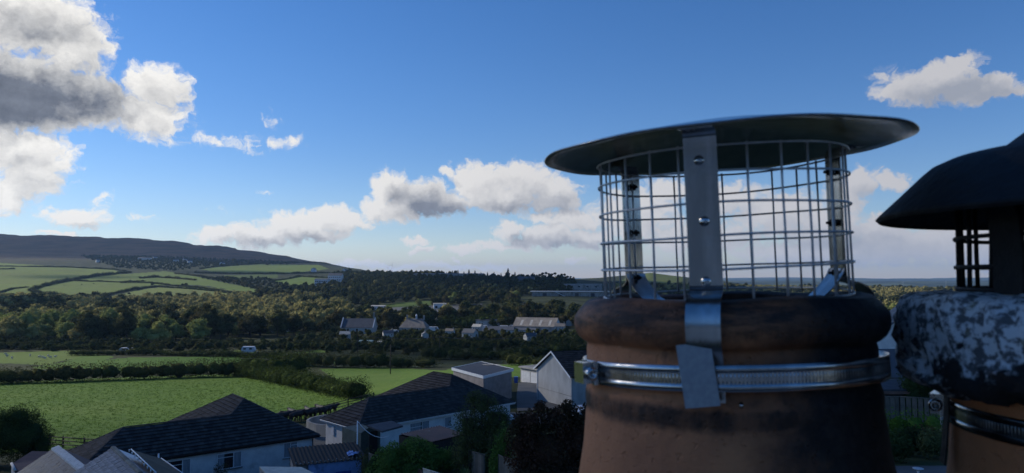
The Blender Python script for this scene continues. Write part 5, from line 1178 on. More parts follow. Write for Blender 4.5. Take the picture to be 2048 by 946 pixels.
# conifers on the right hand skyline
def conifer(seed, H, R_):
    r = np.random.default_rng(seed); n = 900; z = r.random(n)**.8; rad = R_*(1-z)**.8*(.75+.25*np.sin(z*40))*np.sqrt(r.uniform(.25, 1, n)); a = r.uniform(0, 2*pi, n)
    P = np.stack([rad*np.cos(a), rad*np.sin(a), H*(.10+.9*z)], -1); N = np.stack([np.cos(a), np.sin(a), .6+0*a], -1)
    Q = quads_from(P, N, .7, r, .55, .5); return Q.reshape(-1, 3), np.arange(n*4).reshape(-1, 4)
con = []
for i in range(3):
    t = thing('conifer_tree', 'x', 'tree'); V, F = conifer(500+i, 9+i, 2.4+.3*i); put('crown', leaf_mesh('crown', V, F, M['leaf_pine']), None, t); lpart('trunk', MB().tube([(0,0,-1),(0,0,8)], .25, 6, r2=.08), M['bark'], t); con.append(t)
uc = set(); row = [(815,1150,.6),(830,1160,.7),(842,1150,.75),(855,1160,.95),(868,1150,.9),(880,1165,.85),(893,1150,1.0),(905,1160,1.1),(916,1150,1.15),(928,1155,1.05),(938,1165,1.25),(950,1150,1.0),(962,1160,.85),(975,1150,.8),(988,1160,.75),(1002,1150,.7),(1016,1130,1.45),(1030,1160,.8),(770,1180,.9),(784,1180,1.15),(750,1180,.8),(722,1190,.9),(700,1200,.8)]
for k, (px, Y, sc) in enumerate(row): place_first(con, uc, k % 3, at(px, Y)-Vector((0,0,.5)), k*1.3, (sc*1.2, sc*1.2, sc*.95), 'dark conifer in the tree line along the right hand skyline', 'conifers along the skyline')
def pine(seed, H):
    r = random.Random(seed); bl = [(r.uniform(-.6,.6)+1.1*cos(a), 1.1*sin(a), H*r.uniform(.74, .95), 1.6, 1.6, .9) for a in (0.3, 1.9, 3.4, 5.0)]+[(0,0,H*.93,1.8,1.8,1.0),(r.uniform(-1,1),.4,H*.6,.9,.9,.5)]
    V, F = leafy(bl, 650, .6, seed); mb = MB().tube([(0,0,-1),(r.uniform(-.3,.3),0,H*.5),(0,0,H*.9)], .28, 6, r2=.1)
    for b_ in bl[:4]: mb.tube([(0,0,H*.62),(b_[0]*.8,b_[1]*.8,b_[2])], .10, 4)
    return V, F, mb
pn = []
for i in range(3):
    t = thing('pine_tree', 'x', 'tree'); V, F, mb = pine(600+i, 13+i*.7); put('crown', leaf_mesh('crown', V, F, M['leaf_pine']), None, t); lpart('trunk', mb, M['bark'], t); pn.append(t)
up_ = set()
for k, (px, sc) in enumerate(((1079,.98),(1085,1.05),(1092,1.0),(1098,1.06),(1104,.96),(1110,.98),(1117,.94),(1123,.97),(1129,.9),(1135,.85),(1141,.74),(1147,.6),(1066,.75),(1058,.65))):
    place_first(pn, up_, k % 3, at(px, 1000+12*(k % 3))-Vector((0,0,.3)), k*2.1, (sc, sc, sc*.95), 'tall bare stemmed pine in the skyline clump left of the cowl', 'pines in the skyline clump')

# ---- near garden plants
def plant(name, label, cat, loc, blobs, n, size, mleaf, seed, core=.7, aspect=.55, spread=.9, stems=None, shell=.4, part_name='foliage'):
    t = thing(name, label, cat, loc); V, F = leafy(blobs, n, size, seed, spread, core, aspect, shell); put(part_name, leaf_mesh(part_name, V, F, mleaf), None, t)
    if stems: lpart('branches', stems, M['bark'], t)
    return t
def twigs(blobs, n, seed, base=(0,0,0), r0=.05, ext=1.12):
    r = random.Random(seed); mb = MB()
    for i in range(n):
        b = r.choice(blobs); d = Vector((r.gauss(0,1), r.gauss(0,1), abs(r.gauss(.4,1)))).normalized(); c = Vector(b[:3]); e = c+Vector((d.x*b[3], d.y*b[4], d.z*b[5]))*ext*r.uniform(.85, 1.1)
        m = c.lerp(e, .5)+Vector((r.gauss(0,.1), r.gauss(0,.1), r.gauss(0,.1)))
        mb.tube([c, m, e], .022, 3, False, .006)
    for b in blobs[:8]: mb.tube([base, Vector(base).lerp(Vector(b[:3]), .5)+Vector((r.gauss(0,.1),r.gauss(0,.1),.2)), b[:3]], r0, 6, r2=r0*.4)
    return mb
q = at(962, 42.5); H_ = W(960, 776, 42.5).z-q.z
bl = [(0,0,H_*.55,1.35,1.2,H_*.26),(-.75,.1,H_*.66,.9,.8,H_*.2),(.75,-.1,H_*.70,.9,.8,H_*.2),(.1,0,H_*.84,.85,.8,H_*.13),(-1.0,0,H_*.42,.8,.8,H_*.2),(1.0,.1,H_*.45,.9,.8,H_*.22),(.2,-.3,H_*.30,1.2,1.0,H_*.2),(-.4,-.2,H_*.92,.5,.5,H_*.06),(1.35,0,H_*.72,.5,.5,H_*.12)]
plant('garden_tree', 'sparse grey green twiggy tree in front of the second bungalow', 'tree', q, bl, 15000, .135, M['leaf_twig'], 801, .42, .4, 1.1, twigs(bl, 420, 5, r0=.09), .8, 'crown')
q = at(1100, 36); H_ = W(1100, 812, 36).z-q.z
bl = [(-.2,0,H_*.55,1.4,1.2,H_*.34),(-.5,0,H_*.98,.35,.35,H_*.07),(.9,0,H_*.99,.4,.35,H_*.08),(1.9,0,H_*.93,.4,.4,H_*.1),(-1.5,0,H_*.86,.4,.4,H_*.08),(-1.35,.2,H_*.60,.9,.9,H_*.28),(1.2,.1,H_*.62,1.0,1.0,H_*.30),(.4,0,H_*.86,.9,.8,H_*.13),(1.4,0,H_*.86,.6,.6,H_*.12),(-.9,-.2,H_*.84,.7,.7,H_*.13),(0,-.4,H_*.28,1.8,1.2,H_*.26),(2.1,.2,H_*.5,1.0,1.0,H_*.4)]
plant('copper_shrub', 'large dark copper leaved shrub left of the nearer chimney pot', 'shrub', q, bl, 17000, .15, M['leaf_copper'], 802, .55, .6, 1.0, twigs(bl, 160, 6, r0=.07), .35)
q = at(1002, 38.5); H_ = W(1000, 858, 38.5).z-q.z
bl = [(0,0,H_*.6,.55,.5,H_*.4),(.25,0,H_*.8,.35,.35,H_*.2),(-.25,0,H_*.4,.5,.5,H_*.35)]
plant('climbing_shrub', 'slim bright green shrub between the twiggy tree and the copper shrub', 'shrub', q, bl, 2600, .12, M['leaf_shrub'], 803, .4, .6)
q = at(828, 43.5); H_ = W(830, 872, 43.5).z-q.z
bl = [(0,0,H_*.5,1.8,1.4,H_*.35),(-1.3,0,H_*.66,.95,.9,H_*.24),(.2,-.2,H_*.84,1.1,.9,H_*.15),(1.3,0,H_*.66,1.1,.9,H_*.22),(2.2,.2,H_*.62,.75,.7,H_*.17),(-2.0,-.1,H_*.42,.8,.7,H_*.2),(.8,-.6,H_*.45,1.2,.9,H_*.25),(-.7,-.6,H_*.36,1.2,.9,H_*.25)]
plant('garden_shrub', 'layered bright green shrub in front of the rusty roofed store', 'shrub', q, bl, 12000, .15, M['leaf_shrub'], 804, .6, .5, .75, twigs(bl, 60, 8))
q = at(762, 44.5); H_ = W(760, 907, 44.5).z-q.z
bl = [(0,0,H_*.5,.95,.9,H_*.5),(.3,0,H_*.4,.8,.8,H_*.4),(-.3,-.1,H_*.45,.7,.7,H_*.4)]
plant('round_bush', 'clipped round dark bush beside the pale blue shed', 'bush', q, bl, 6500, .10, M['leaf_bush'], 805, .88, .6, .6)
q = at(700, 56); bl = [(0,0,1.6,.7,.7,1.2),(.9,.2,1.9,.6,.6,1.0),(1.9,.2,2.1,.8,.6,1.0),(2.8,.1,1.7,.7,.7,1.0)]
q = at(775, 54); plant('wild_shrub', 'dark tangled shrub against the olive garden shed', 'shrub', q, [(x-1.4, y, z, *r_) for x, y, z, *r_ in bl], 3200, .13, M['leaf_dark'], 806, .6, .5, 1, twigs([(x-1.4, y, z, *r_) for x, y, z, *r_ in bl], 90, 9))
q = at(42, 66); H_ = W(40, 814, 66).z-q.z
bl = [(0,0,H_*.52,2.6,2.3,H_*.46),(1.4,0,H_*.46,2.0,2.0,H_*.40),(-1.5,0,H_*.55,2.2,2.0,H_*.42),(.2,0,H_*.80,1.6,1.5,H_*.2),(2.4,0,H_*.32,1.2,1.2,H_*.30),(-3.3,0,H_*.4,1.6,1.6,H_*.36)]
plant('conifer_bush', 'big dark feathery conifer bush at the left edge by the post and rail fence', 'bush', q, bl, 22000, .19, M['leaf_bush'], 807, .6, .30, .8, None, .5)
for k, (px, Y, lab) in enumerate(((812,43,'spiky pale green cordyline in front of the layered shrub'),(930,39.5,'spiky pale green cordyline at the foot of the twiggy tree'))):
    q = at(px, Y); H_ = W(px, 932, Y).z-q.z; t = thing('cordyline', lab, 'plant', q); mb = MB(); mb.tube([(0,0,-.2),(0,0,H_*.75)], .06, 6); lpart('stem', mb, M['bark'], t); lm = MB(); r_ = random.Random(k)
    for i in range(90):
        a = r_.uniform(0, 6.28); e = r_.uniform(.1, 1.2); l = r_.uniform(.5, .8); d = Vector((cos(a)*cos(e), sin(a)*cos(e), sin(e))); s_ = Vector((-sin(a), cos(a), 0))*.022; b0 = Vector((0,0,H_*.72)); m = b0+d*l*.6; tip = b0+d*l+Vector((0,0,-.15*cos(e)))
        lm.add([b0-s_*.6, b0+s_*.6, m+s_, m-s_, tip], [(0,1,2,3),(3,2,4)])
    lpart('leaves', lm, M['leaf_spike'], t)
# wall climbers in front of the first bungalow's windows
for k, (px, Y, lab) in enumerate(((452,57.0,'straggly climber below the middle window of the bungalow'),(600,59.5,'straggly tall weeds by the right hand window of the bungalow'),(612,58.5,'thin bare stemmed weeds at the bungalow corner'))):
    q = at(px, Y); q.z = -16.4; bl = [(0,0,.9,.55,.2,.6),(.4,0,1.3,.3,.15,.5),(-.35,0,1.1,.3,.15,.5)]; plant('climbing_plant', lab, 'plant', q, bl, 420, .10, M['leaf_dark'], 820+k, 0, .5, 1.2, twigs(bl, 40, k))

# ---- fences
def post_rail(pts, label, spacing=2.4, h=1.25, rails=(.35,.75,1.12)):
    t = thing('post_and_rail_fence', label, 'fence', pts[0]); P_ = []
    for a, b in zip(pts, pts[1:]):
        n = max(1, round((b-a).length/spacing)); P_ += [a.lerp(b, k/n) for k in range(n)]
    P_.append(pts[-1]); pm_ = MB().box((0,0,h/2-.15), (.13,.13,h+.3)).mesh('post'); pm_.materials.append(M['wood_dark'])
    for p_ in P_:
        p_.z = gz(p_.x, p_.y); o = put('post', pm_, None, t); o.location = p_-pts[0]; o.rotation_euler = (0,0,random.gauss(0,.05))
    for a, b in zip(P_, P_[1:]):
        for rz in rails:
            part('rail', MB().tube([a+Vector((0,-.08,rz+random.gauss(0,.015))), b+Vector((0,-.08,rz+random.gauss(0,.015)))], .055, 6), M['wood_dark'], t)
    return t
post_rail([at(86,81), at(139,78.5), at(181,77), at(225,76.5)], 'dark post and rail fence along the bottom left of the green field', 2.6)
post_rail([at(552,93), at(580,95), at(620,98), at(672,103), at(700,107), at(750,112)], 'dark post and rail fence behind the herd of black cattle', 2.8)
def panel_fence(pts, h, m, label, name='panel_fence', bw=.15, post=None):
    t = thing(name, label, 'fence', pts[0])
    for a, b in zip(pts, pts[1:]):
        d = b-a; n = max(1, int(Vector((d.x, d.y, 0)).length/bw)); u = Vector((d.x, d.y, 0)).normalized(); bm0 = MB().obox((0.006,0,0), (bw*.93,0,0), (0,.022,0), (0,0,h)).mesh('board'); bm0.materials.append(m)
        for i in range(n):
            o = put('board', bm0, None, t); o.location = a+d*(i/n)-pts[0]+Vector((0,0,random.gauss(0,.015))); o.rotation_euler = (0,0,atan2(u.y,u.x)+random.gauss(0,.03))
        for q_ in (a, b): part('post', MB().box(q_+Vector((0,.06,h/2)), (.10,.10,h+.12)), M['wood_grey'], t)
        part('cap', MB().tube([a+Vector((0,.01,h+.03)), b+Vector((0,.01,h+.03))], .035, 5), m, t)
    return t
def top(px, py, Y, h): q_ = W(px, py, Y); return Vector((q_.x, q_.y, q_.z-h))
panel_fence([top(914,903,44,1.9), top(942,903,42,1.9), top(968,911,40,1.9)], 1.9, M['wood_grey'], 'pale grey board fence under the twiggy tree', bw=.22)
panel_fence([top(998,912,38,1.9), top(1040,926,36,1.9)], 1.9, M['wood_grey'], 'pale grey board fence half hidden by the copper shrub', bw=.22)
panel_fence([top(786,916,46,1.7), top(813,922,44.5,1.7)], 1.7, M['wood_brown'], 'brown board fence panel beside the round bush', bw=.28)
panel_fence([top(813,932,44.5,1.7), top(846,943,41.5,1.7)], 1.7, M['wood_brown'], 'brown board fence panel stepping down below the layered shrub', bw=.28)
panel_fence([top(846,938,41.4,1.7), top(885,950,38.5,1.7)], 1.7, M['cream'], 'cream topped fence panel at the bottom edge before the spiky plants', bw=.28)
panel_fence([top(738,908,50,1.5), top(764,916,48,1.5)], 1.5, M['wood_grey'], 'short pale fence between the blue shed and the round bush', bw=.2)

# ---- cattle
def skinned(name, verts, edges, radii, sub=1):
    me = bpy.data.meshes.new(name); me.from_pydata(verts, edges, []); o = bpy.data.objects.new(name, me); COL.objects.link(o)
    md = o.modifiers.new('s', 'SKIN'); 
    for v_, r_ in zip(me.skin_vertices[0].data, radii): v_.radius = r_ if isinstance(r_, tuple) else (r_, r_)
    me.skin_vertices[0].data[0].use_root = True; md.use_smooth_shade = True
    s = o.modifiers.new('d', 'SUBSURF'); s.levels = sub; s.render_levels = sub
    dg = bpy.context.evaluated_depsgraph_get(); nm = bpy.data.meshes.new_from_object(o.evaluated_get(dg)); bpy.data.objects.remove(o); nm.name = name; return nm
def cow_mesh(grazing):
    v = [(0,0,1.02),(.45,0,1.06),(.80,0,1.08),(-.45,0,1.03),(-.78,0,1.10),(-.92,0,1.12)]; r = [(.30,.38),(.27,.36),(.22,.28),(.31,.37),(.24,.30),(.12,.16)]; e = [(0,1),(1,2),(0,3),(3,4),(4,5)]
    hd = [(1.08,0,1.0),(1.30,0,.55),(1.42,0,.22)] if grazing else [(1.05,0,1.22),(1.28,0,1.36),(1.62,0,1.18)]
    b = len(v); v += hd; r += [(.15,.20),(.13,.15),(.075,.085)]; e += [(2,b),(b,b+1),(b+1,b+2)]
    for sx, att in ((.72,2),(-.74,4)):
        for sy in (-1, 1):
            b = len(v)
            if sx > 0: pts = [(sx,sy*.17,.82),(sx+.02,sy*.18,.45),(sx,sy*.18,.20),(sx+.03,sy*.18,.0)]
            else: pts = [(sx+.06,sy*.18,.80),(sx+.10,sy*.18,.55),(sx-.08,sy*.18,.38),(sx-.02,sy*.18,.0)]
            v += pts; r += [.13,.075,.055,.06]; e += [(att,b),(b,b+1),(b+1,b+2),(b+2,b+3)]
    b = len(v); v += [(-1.0,0,.95),(-1.02,0,.45)]; r += [.03,.03]; e += [(5,b),(b,b+1)]
    b = len(v); k = b-2-16-3+1
    ib = 7  # poll
    v += [(hd[1][0]-.06,.16,hd[1][2]+.05),(hd[1][0]-.06,-.16,hd[1][2]+.05)]; r += [.035,.035]; e += [(ib,b),(ib,b+1)]
    return skinned('body', v, e, r)
cows = {}
def hide(name, wh):
    m = bpy.data.materials.new(name); m.use_nodes = True; t = m.node_tree; b = t.nodes['Principled BSDF']; b.inputs['Roughness'].default_value = .7
    c = t.nodes.new('ShaderNodeTexCoord'); oi = t.nodes.new('ShaderNodeObjectInfo')
    n = NNOISE(t, NV(t, 'ADD', c.outputs['Object'], NV(t, 'MULTIPLY', oi.outputs['Location'], (3.1,2.7,0))), 1.5, 2, .4)
    t.links.new(NMIX(t, NMAP(t, n, wh, wh+.03), (.018,.016,.016), (.62,.60,.57)), b.inputs['Base Color']); return m
hm1 = hide('black_hide_white_patches', .77); hm2 = hide('black_hide', .9)
cA = thing('cow', 'x', 'cow'); bodyA = put('body', cow_mesh(False), hm1, cA)
cB = thing('cow', 'x', 'cow'); bodyB = put('body', cow_mesh(True), hm2, cB)
herd = [(566,93.5,.3),(577,94,.2),(588,95,2.9),(597,94.2,.4),(607,95.5,.1),(616,96,3.3),(626,96.4,.35),(635,97.6,.2),(645,98.3,3.0),(655,99.4,.3),(665,100.6,.2),(592,97,1.8),(622,98.5,1.6),(648,100.6,1.9)]
for k, (px, Y, a) in enumerate(herd):
    lab = 'black cow in the dense herd along the fence at the edge of the green field'
    q = at(px, Y-1.6)
    o = cA if k == 0 else dup(cA, q, a+.6)
    o.location = q; o.rotation_euler = (0,0,a+.6); o['label'] = lab; o['group'] = 'cattle crowded along the fence'
far = [(163,570,1),(128,571,2),(187,568,0),(160,557,.5),(216,556,2.2),(236,555,.3),(450,584,.2),(503,585,3),(510,588,1),(365,578,.6)]
for k, (px, py, a) in enumerate(far):
    q = G(px, py, 500); o = cB if k == 0 else dup(cB, q, a, 1.5 if False else 1.0); o.location = q; o.rotation_euler = (0,0,a); o['label'] = 'black cow grazing far off in a sunlit hill field'; o['group'] = 'cattle in the hill fields'
def sheep_mesh():
    v = [(0,0,.58),(.3,0,.60),(-.3,0,.58),(.50,0,.72),(.68,0,.68)]; r = [(.24,.26),(.21,.22),(.22,.24),(.10,.11),(.06,.07)]; e = [(0,1),(0,2),(1,3),(3,4)]
    for sx, att in ((.26,1),(-.28,2)):
        for sy in (-1,1): b = len(v); v += [(sx,sy*.12,.35),(sx,sy*.12,0)]; r += [.06,.04]; e += [(att,b),(b,b+1)]
    return skinned('body', v, e, r)
s0 = thing('sheep', 'pale sheep grazing in the left hand strip of green field', 'sheep', group='sheep in the valley strip field'); put('body', sheep_mesh(), M['wool'], s0)
for k, (px, py) in enumerate(((78,716),(84,717),(96,714),(101,717),(90,719),(60,713),(110,716),(14,714),(24,718),(12,711))):
    q = G(px, py, 150); o = s0 if k == 0 else dup(s0, q, k*1.1); o.location = q; o.rotation_euler = (0,0,k*1.1)

# ------------------------------------------------------------------ buildings across the valley
def house(name, label, cat, c, ang, w, d, h, rh, wallm, roofm, wins=(), hip=0, chim=(), group=None, sink=1.5, over=.25, front=None):
    """gabled (or hipped) block: local x along the ridge, front is -y; wins: (x, z, w, h, face) face f front, g gable at -x, e gable at +x"""
    c = Vector(c); t = thing(name, label, cat, c, (0,0,ang), group)
    wl = MB(); x, y = w/2, d/2; b = [(-x,-y),(x,-y),(x,y),(-x,y)]
    if hip: wl.add([(*p_,-sink) for p_ in b]+[(*p_,h) for p_ in b], [(0,1,5,4),(1,2,6,5),(2,3,7,6),(3,0,4,7)])
    else: wl.add([(*p_,-sink) for p_ in b]+[(*p_,h) for p_ in b]+[(-x,0,h+rh),(x,0,h+rh)], [(0,1,5,4),(1,2,6,9,5),(2,3,7,6),(3,0,4,8,7)])
    lpart('wall', wl, wallm, t)
    k = rh/y; o = over; rf = MB()
    if hip:
        q = [(-x-o,-y-o,h-o*k),(x+o,-y-o,h-o*k),(x+o,y+o,h-o*k),(-x-o,y+o,h-o*k),(-x+hip,0,h+rh),(x-hip,0,h+rh)]
        rf.add(q, [(0,1,5,4),(2,3,4,5),(3,0,4),(1,2,5),(3,2,1,0)])
    else:
        for s in (-1, 1): rf.plate([(-x-o,s*(y+o),h-o*k+.03),(x+o,s*(y+o),h-o*k+.03),(x+o,0,h+rh+.03),(-x-o,0,h+rh+.03)], (0,0,.16))
    r_ = lpart('roof', rf, roofm, t)
    for (cx_, ch_) in chim: lpart('chimney', MB().box((cx_,0,h+rh+ch_/2-.4), (.9,.7,ch_+.8)).box((cx_,0,h+rh+ch_+.05), (1.05,.85,.12)), M['concrete'], r_)
    for (wx, wz, ww, wh, f_) in wins:
        wm_ = MB(); gl = MB()
        def bar(a, z, s1, s2, dep, mb):
            if f_ == 'f': mb.box((a,-y-.03-dep/2,z), (s1,.06+dep,s2))
            else: sx = -1 if f_ == 'g' else 1; mb.box((sx*(x+.03+dep/2),a,z), (.06+dep,s1,s2))
        bar(wx, wz, ww, wh, 0, gl)
        for s in (-1, 1): bar(wx+s*ww/2, wz, .12, wh+.12, .05, wm_); bar(wx, wz+s*wh/2, ww+.12, .12, .05, wm_)
        f1 = lpart('window', wm_, M['upvc'], t); lpart('glass', gl, M['glass'], f1)
    return t
def hat(px, Y, dz=0): q_ = at(px, Y); q_.z += dz; return q_
house('house', 'white gabled house with two dark windows below the small upper field', 'house', hat(566,862), R(90), 11, 12, 4.6, 4.4, M['white'], M['roof_brown'], [(-2.2,3.0,1.6,1.9,'g'),(1.6,3.0,1.6,1.9,'g')])
house('house', 'small brick coloured house tucked behind the white gabled house', 'house', hat(555,880), R(0), 8, 8, 4.6, 3, M['rust'], M['roof_brown'], [(0,3,1.4,1.6,'f')])
house('office_block', 'long white two storey block with dark window bands on the wooded slope', 'building', hat(645,1008,2), R(-4), 19, 9, 8.6, 1.6, M['white'], M['roof_slate'], [(x_,z_,1.9,1.7,'f') for z_ in (2.3,6.0) for x_ in (-7.6,-5.1,-2.5,0,2.5,5.1,7.6)])
house('office_block', 'grey roofed white block standing higher, right of the long white block', 'building', hat(672,1030,5), R(-4), 20, 9, 8.6, 3, M['white'], M['roof_slate'], [(x_,z_,1.8,1.6,'f') for z_ in (2.0,5.8) for x_ in (-7.5,-4.5,-1.5,1.5,4.5,7.5)])
for px, Y, w_, an, lab in ((521,452,9.5,12,'pale roofed cottage, leftmost of the sunlit row by the wood'),(547,458,9.5,10,'white roofed cottage in the middle of the sunlit row by the wood'),(563,462,5.5,10,'small pale outhouse between the sunlit cottages'),(583,455,8,14,'cream roofed cottage, right of the middle one in the sunlit row'),(620,468,7,8,'pale roofed cottage with chimney at the right end of the sunlit row')):
    house('cottage', lab, 'house', hat(px,Y,1.6), R(an), w_, 7, 3.0, 2.6, M['render'], M['roof_light'], [(-w_*.28,1.5,1.1,1.1,'f'),(w_*.28,1.5,1.1,1.1,'f')], 0, [(-w_*.42,1.4)] if px in (620,521) else (), 'row of cottages by the wood')
house('cottage', 'low blue roofed building behind the round clipped bushes', 'house', hat(566,415,1.0), R(5), 11, 6, 2.4, 1.4, M['white'], M['roof_slate'], [(-3,1.3,1.2,1.0,'f'),(2,1.3,1.2,1.0,'f')])
sc_ = house('school', 'stone school with long slate roof and white gable copings in the valley', 'school', hat(720,402,.6), R(-3), 18, 9, 3.0, 4.6, M['grey_render'], M['roof_slate'], [(-5,1.6,1.4,1.8,'f'),(0,1.6,1.4,1.8,'f'),(5,1.6,1.4,1.8,'f')], 0, [(8.4,3.4)])
for s in (-1, 1):
    cp_ = MB()
    for e_ in (-1, 1): cp_.obox((s*9.1-.25,e_*5.0,2.6), (.5,0,0), (0,-e_*5.0,5.3), (0,0,.5))
    lpart('coping', cp_, M['white'], sc_)
st_ = house('schoolhouse', 'old building with steep brown roof, two chimneys and a small white cupola', 'school', hat(830,402,.2), R(-6), 15, 10, 2.4, 4.6, M['concrete'], M['roof_brown'], [(-4,1.2,1.2,1.3,'f'),(3,1.2,1.2,1.3,'f')], 3.2, [(-4.2,1.8),(5.4,1.6)])
cu = MB().box((1.1,0,7.6), (.9,.9,1.6)); cu.lathe([(.62,8.4),(.55,8.9),(.25,9.3),(.05,9.6)], 10, (1.1,0,0)); lpart('cupola', cu, M['white'], st_)
bn = house('barn', 'large barn with brown fibre cement roof, rooflights and white gable end', 'barn', hat(1074,388,-.2), R(-16), 23, 15, 3.4, 4.2, M['concrete'], M['roof_brown'], [(-6,2.1,2.6,.7,'f'),(0,2.1,2.6,.7,'f'),(6,2.1,2.6,.7,'f')])
for k in range(4):
    x_ = -8+k*5.2; lpart('rooflight', MB().plate([(x_,-6.8,4.02),(x_+1.2,-6.8,4.02),(x_+1.2,-2.2,6.60),(x_,-2.2,6.60)], (0,0,-.05)), M['roof_light'], bn)
lpart('gable_sheet', MB().add([(11.56,-7.5,0),(11.56,7.5,0),(11.56,7.5,3.4),(11.56,0,7.5),(11.56,-7.5,3.4)], [(0,1,2,3,4)]), M['white'], bn)
house('barn', 'low lean-to shed with white front against the large barn', 'barn', hat(1050,372,-.2), R(-10), 14, 6, 2.2, .9, M['white'], M['roof_slate'], [(-3,1.2,2,.8,'f'),(3,1.2,2,.8,'f')])
house('workshop', 'low dark roofed workshop with white eaves in the farm yard', 'workshop', hat(1003,372,0), R(-4), 13, 8, 2.3, 1.6, M['white'], M['roof_slate'], [(-3,1.2,1.6,.9,'f'),(2.5,1.2,1.6,.9,'f')])
house('workshop', 'pale flat topped store at the back of the farm yard', 'workshop', hat(976,425,.3), R(0), 14, 7, 4.2, .5, M['grey_render'], M['roof_slate'], [(-4,2.4,3,.8,'f'),(2,2.4,3,.8,'f')])
wh = M['white']
house('warehouse', 'pale blue low warehouse at the left end of the grey yard', 'warehouse', hat(753,612,.5), R(2), 16, 9, 3.8, .7, wh, M['roof_light'], [(x_,2.2,1.6,1.0,'f') for x_ in (-6,-3,0,3,6)])
house('warehouse', 'white box shaped store standing in the middle of the grey yard', 'warehouse', hat(880,598,.3), R(8), 10.5, 7, 3.9, .35, wh, M['roof_light'], [(-3,1.2,2.2,2.2,'f')])
house('warehouse', 'long low cream shed at the right end of the grey yard', 'warehouse', hat(936,572,-.3), R(0), 14, 6, 2.5, .5, M['cream'], M['roof_brown'], [(-4,1.2,2,1,'f'),(3,1.2,2,1,'f')])
house('warehouse', 'slate roofed works building half hidden by trees right of the grey yard', 'warehouse', hat(1035,560,.3), R(-3), 24, 9, 3.0, 2.2, M['grey_render'], M['roof_slate'], [(-7,1.6,2,1.2,'f'),(0,1.6,2,1.2,'f'),(7,1.6,2,1.2,'f')])
house('warehouse', 'very long flat building along the skyline before the conifers', 'warehouse', hat(895,1085,1.5), R(0), 112, 14, 6.0, .9, M['concrete'], M['roof_slate'], [(x_,3.0,5,1.4,'f') for x_ in range(-50,51,10)])
house('warehouse', 'low pale ended building below the long skyline building', 'warehouse', hat(975,1010,0), R(-3), 70, 10, 3.4, .6, M['concrete'], M['roof_slate'], [(x_,1.8,4,1.0,'f') for x_ in (-28,-14,0,14,28)])
house('house', 'dark roofed old house with chimney under the skyline pines', 'house', hat(1052,930,1), R(-12), 22, 11, 4.6, 5.2, M['grey_render'], M['roof_slate'], [(-6,2.6,1.6,1.8,'f'),(0,2.6,1.6,1.8,'f'),(6,2.6,1.6,1.8,'f')], 0, [(-8,3.4),(6,2.4)])
house('cottage', 'tiny white cottage among the trees of the right hand plain', 'house', hat(1471,1150,1), R(0), 11, 7, 4, 2.8, wh, M['roof_slate'], [(-3,2,1.5,1.5,'f'),(3,2,1.5,1.5,'f')])
house('glasshouse', 'long low white building in the trees between the two chimney pots', 'building', hat(1794,480,.5), R(0), 16, 5, 2.2, .8, wh, M['roof_light'], [(-4,1.1,3,1,'f'),(4,1.1,3,1,'f')])
ts = house('field_shed', 'teal sheeted shed in the allotment beyond the hedge', 'shed', hat(735,300,0), R(-6), 5.4, 3.4, 2.2, .35, M['teal'], M['teal'], [(1,1.2,.9,.8,'f')])
house('field_shed', 'small pale shed right of the teal shed', 'shed', hat(760,302,0), R(-6), 3.6, 2.6, 1.7, .3, M['cream'], M['roof_light'], [(0,1,.7,.6,'f')])
# roofs of the village at the foot of the moor
for k, (px, py, w_) in enumerate(((285,530,26),(296,531,20),(352,533,16),(380,533,14),(196,533,10),(310,527,14),(370,527,12),(445,527,14),(690,549,14),(628,548,18))):
    q_ = at(px, (1900,1880,1850,1840,1750,1980,1960,1850,1450,1500)[k]); house('cottage', 'small white cottage of the village at the foot of the moor', 'house', q_+Vector((0,0,2)), R(10*k), w_*.8, 8, 4, 3, wh, M['roof_slate'], [(0,2,2,1.5,'f')], group='village at the foot of the moor')
# scattered houses of the valley village
vr_ = random.Random(12); hm0 = None
for k, (px, py) in enumerate(((655,652),(668,648),(640,660),(598,646),(636,640),(700,640),(772,655),(868,652),(940,650),(955,668),(1012,646),(1030,640),(900,676),(850,684),(776,682),(690,684),(940,684),(1060,690),(1120,668),(1140,655),(500,668),(478,660),(702,600),(730,590),(1010,600),(1030,585),(610,585))):
    q_ = G(px, py, 300); q_.z += 1.8
    if hm0 is None: hm0 = house('cottage', 'small pale house among the trees of the valley village', 'house', q_, 0, 9, 6.5, 3.6, 2.4, M['grey_render'], M['roof_slate'], [(-2.6,2.2,1.1,1.2,'f'),(2.6,2.2,1.1,1.2,'f'),(0,1.1,.9,2.0,'f')], 0, [(3.6,1.3)], 'houses scattered through the valley village')
    else:
        o = dup(hm0, q_, vr_.uniform(-.5, .5)+(1.57 if vr_.random() < .3 else 0), vr_.uniform(.42, .68), None)
        if k % 3 == 0:
            for c_ in o.children:
                if c_.name.startswith('roof'): c_.data = c_.data.copy(); c_.data.materials[0] = M['roof_light' if k % 2 else 'roof_brown']
            o['label'] = 'small house with a lighter roof among the trees of the valley village'
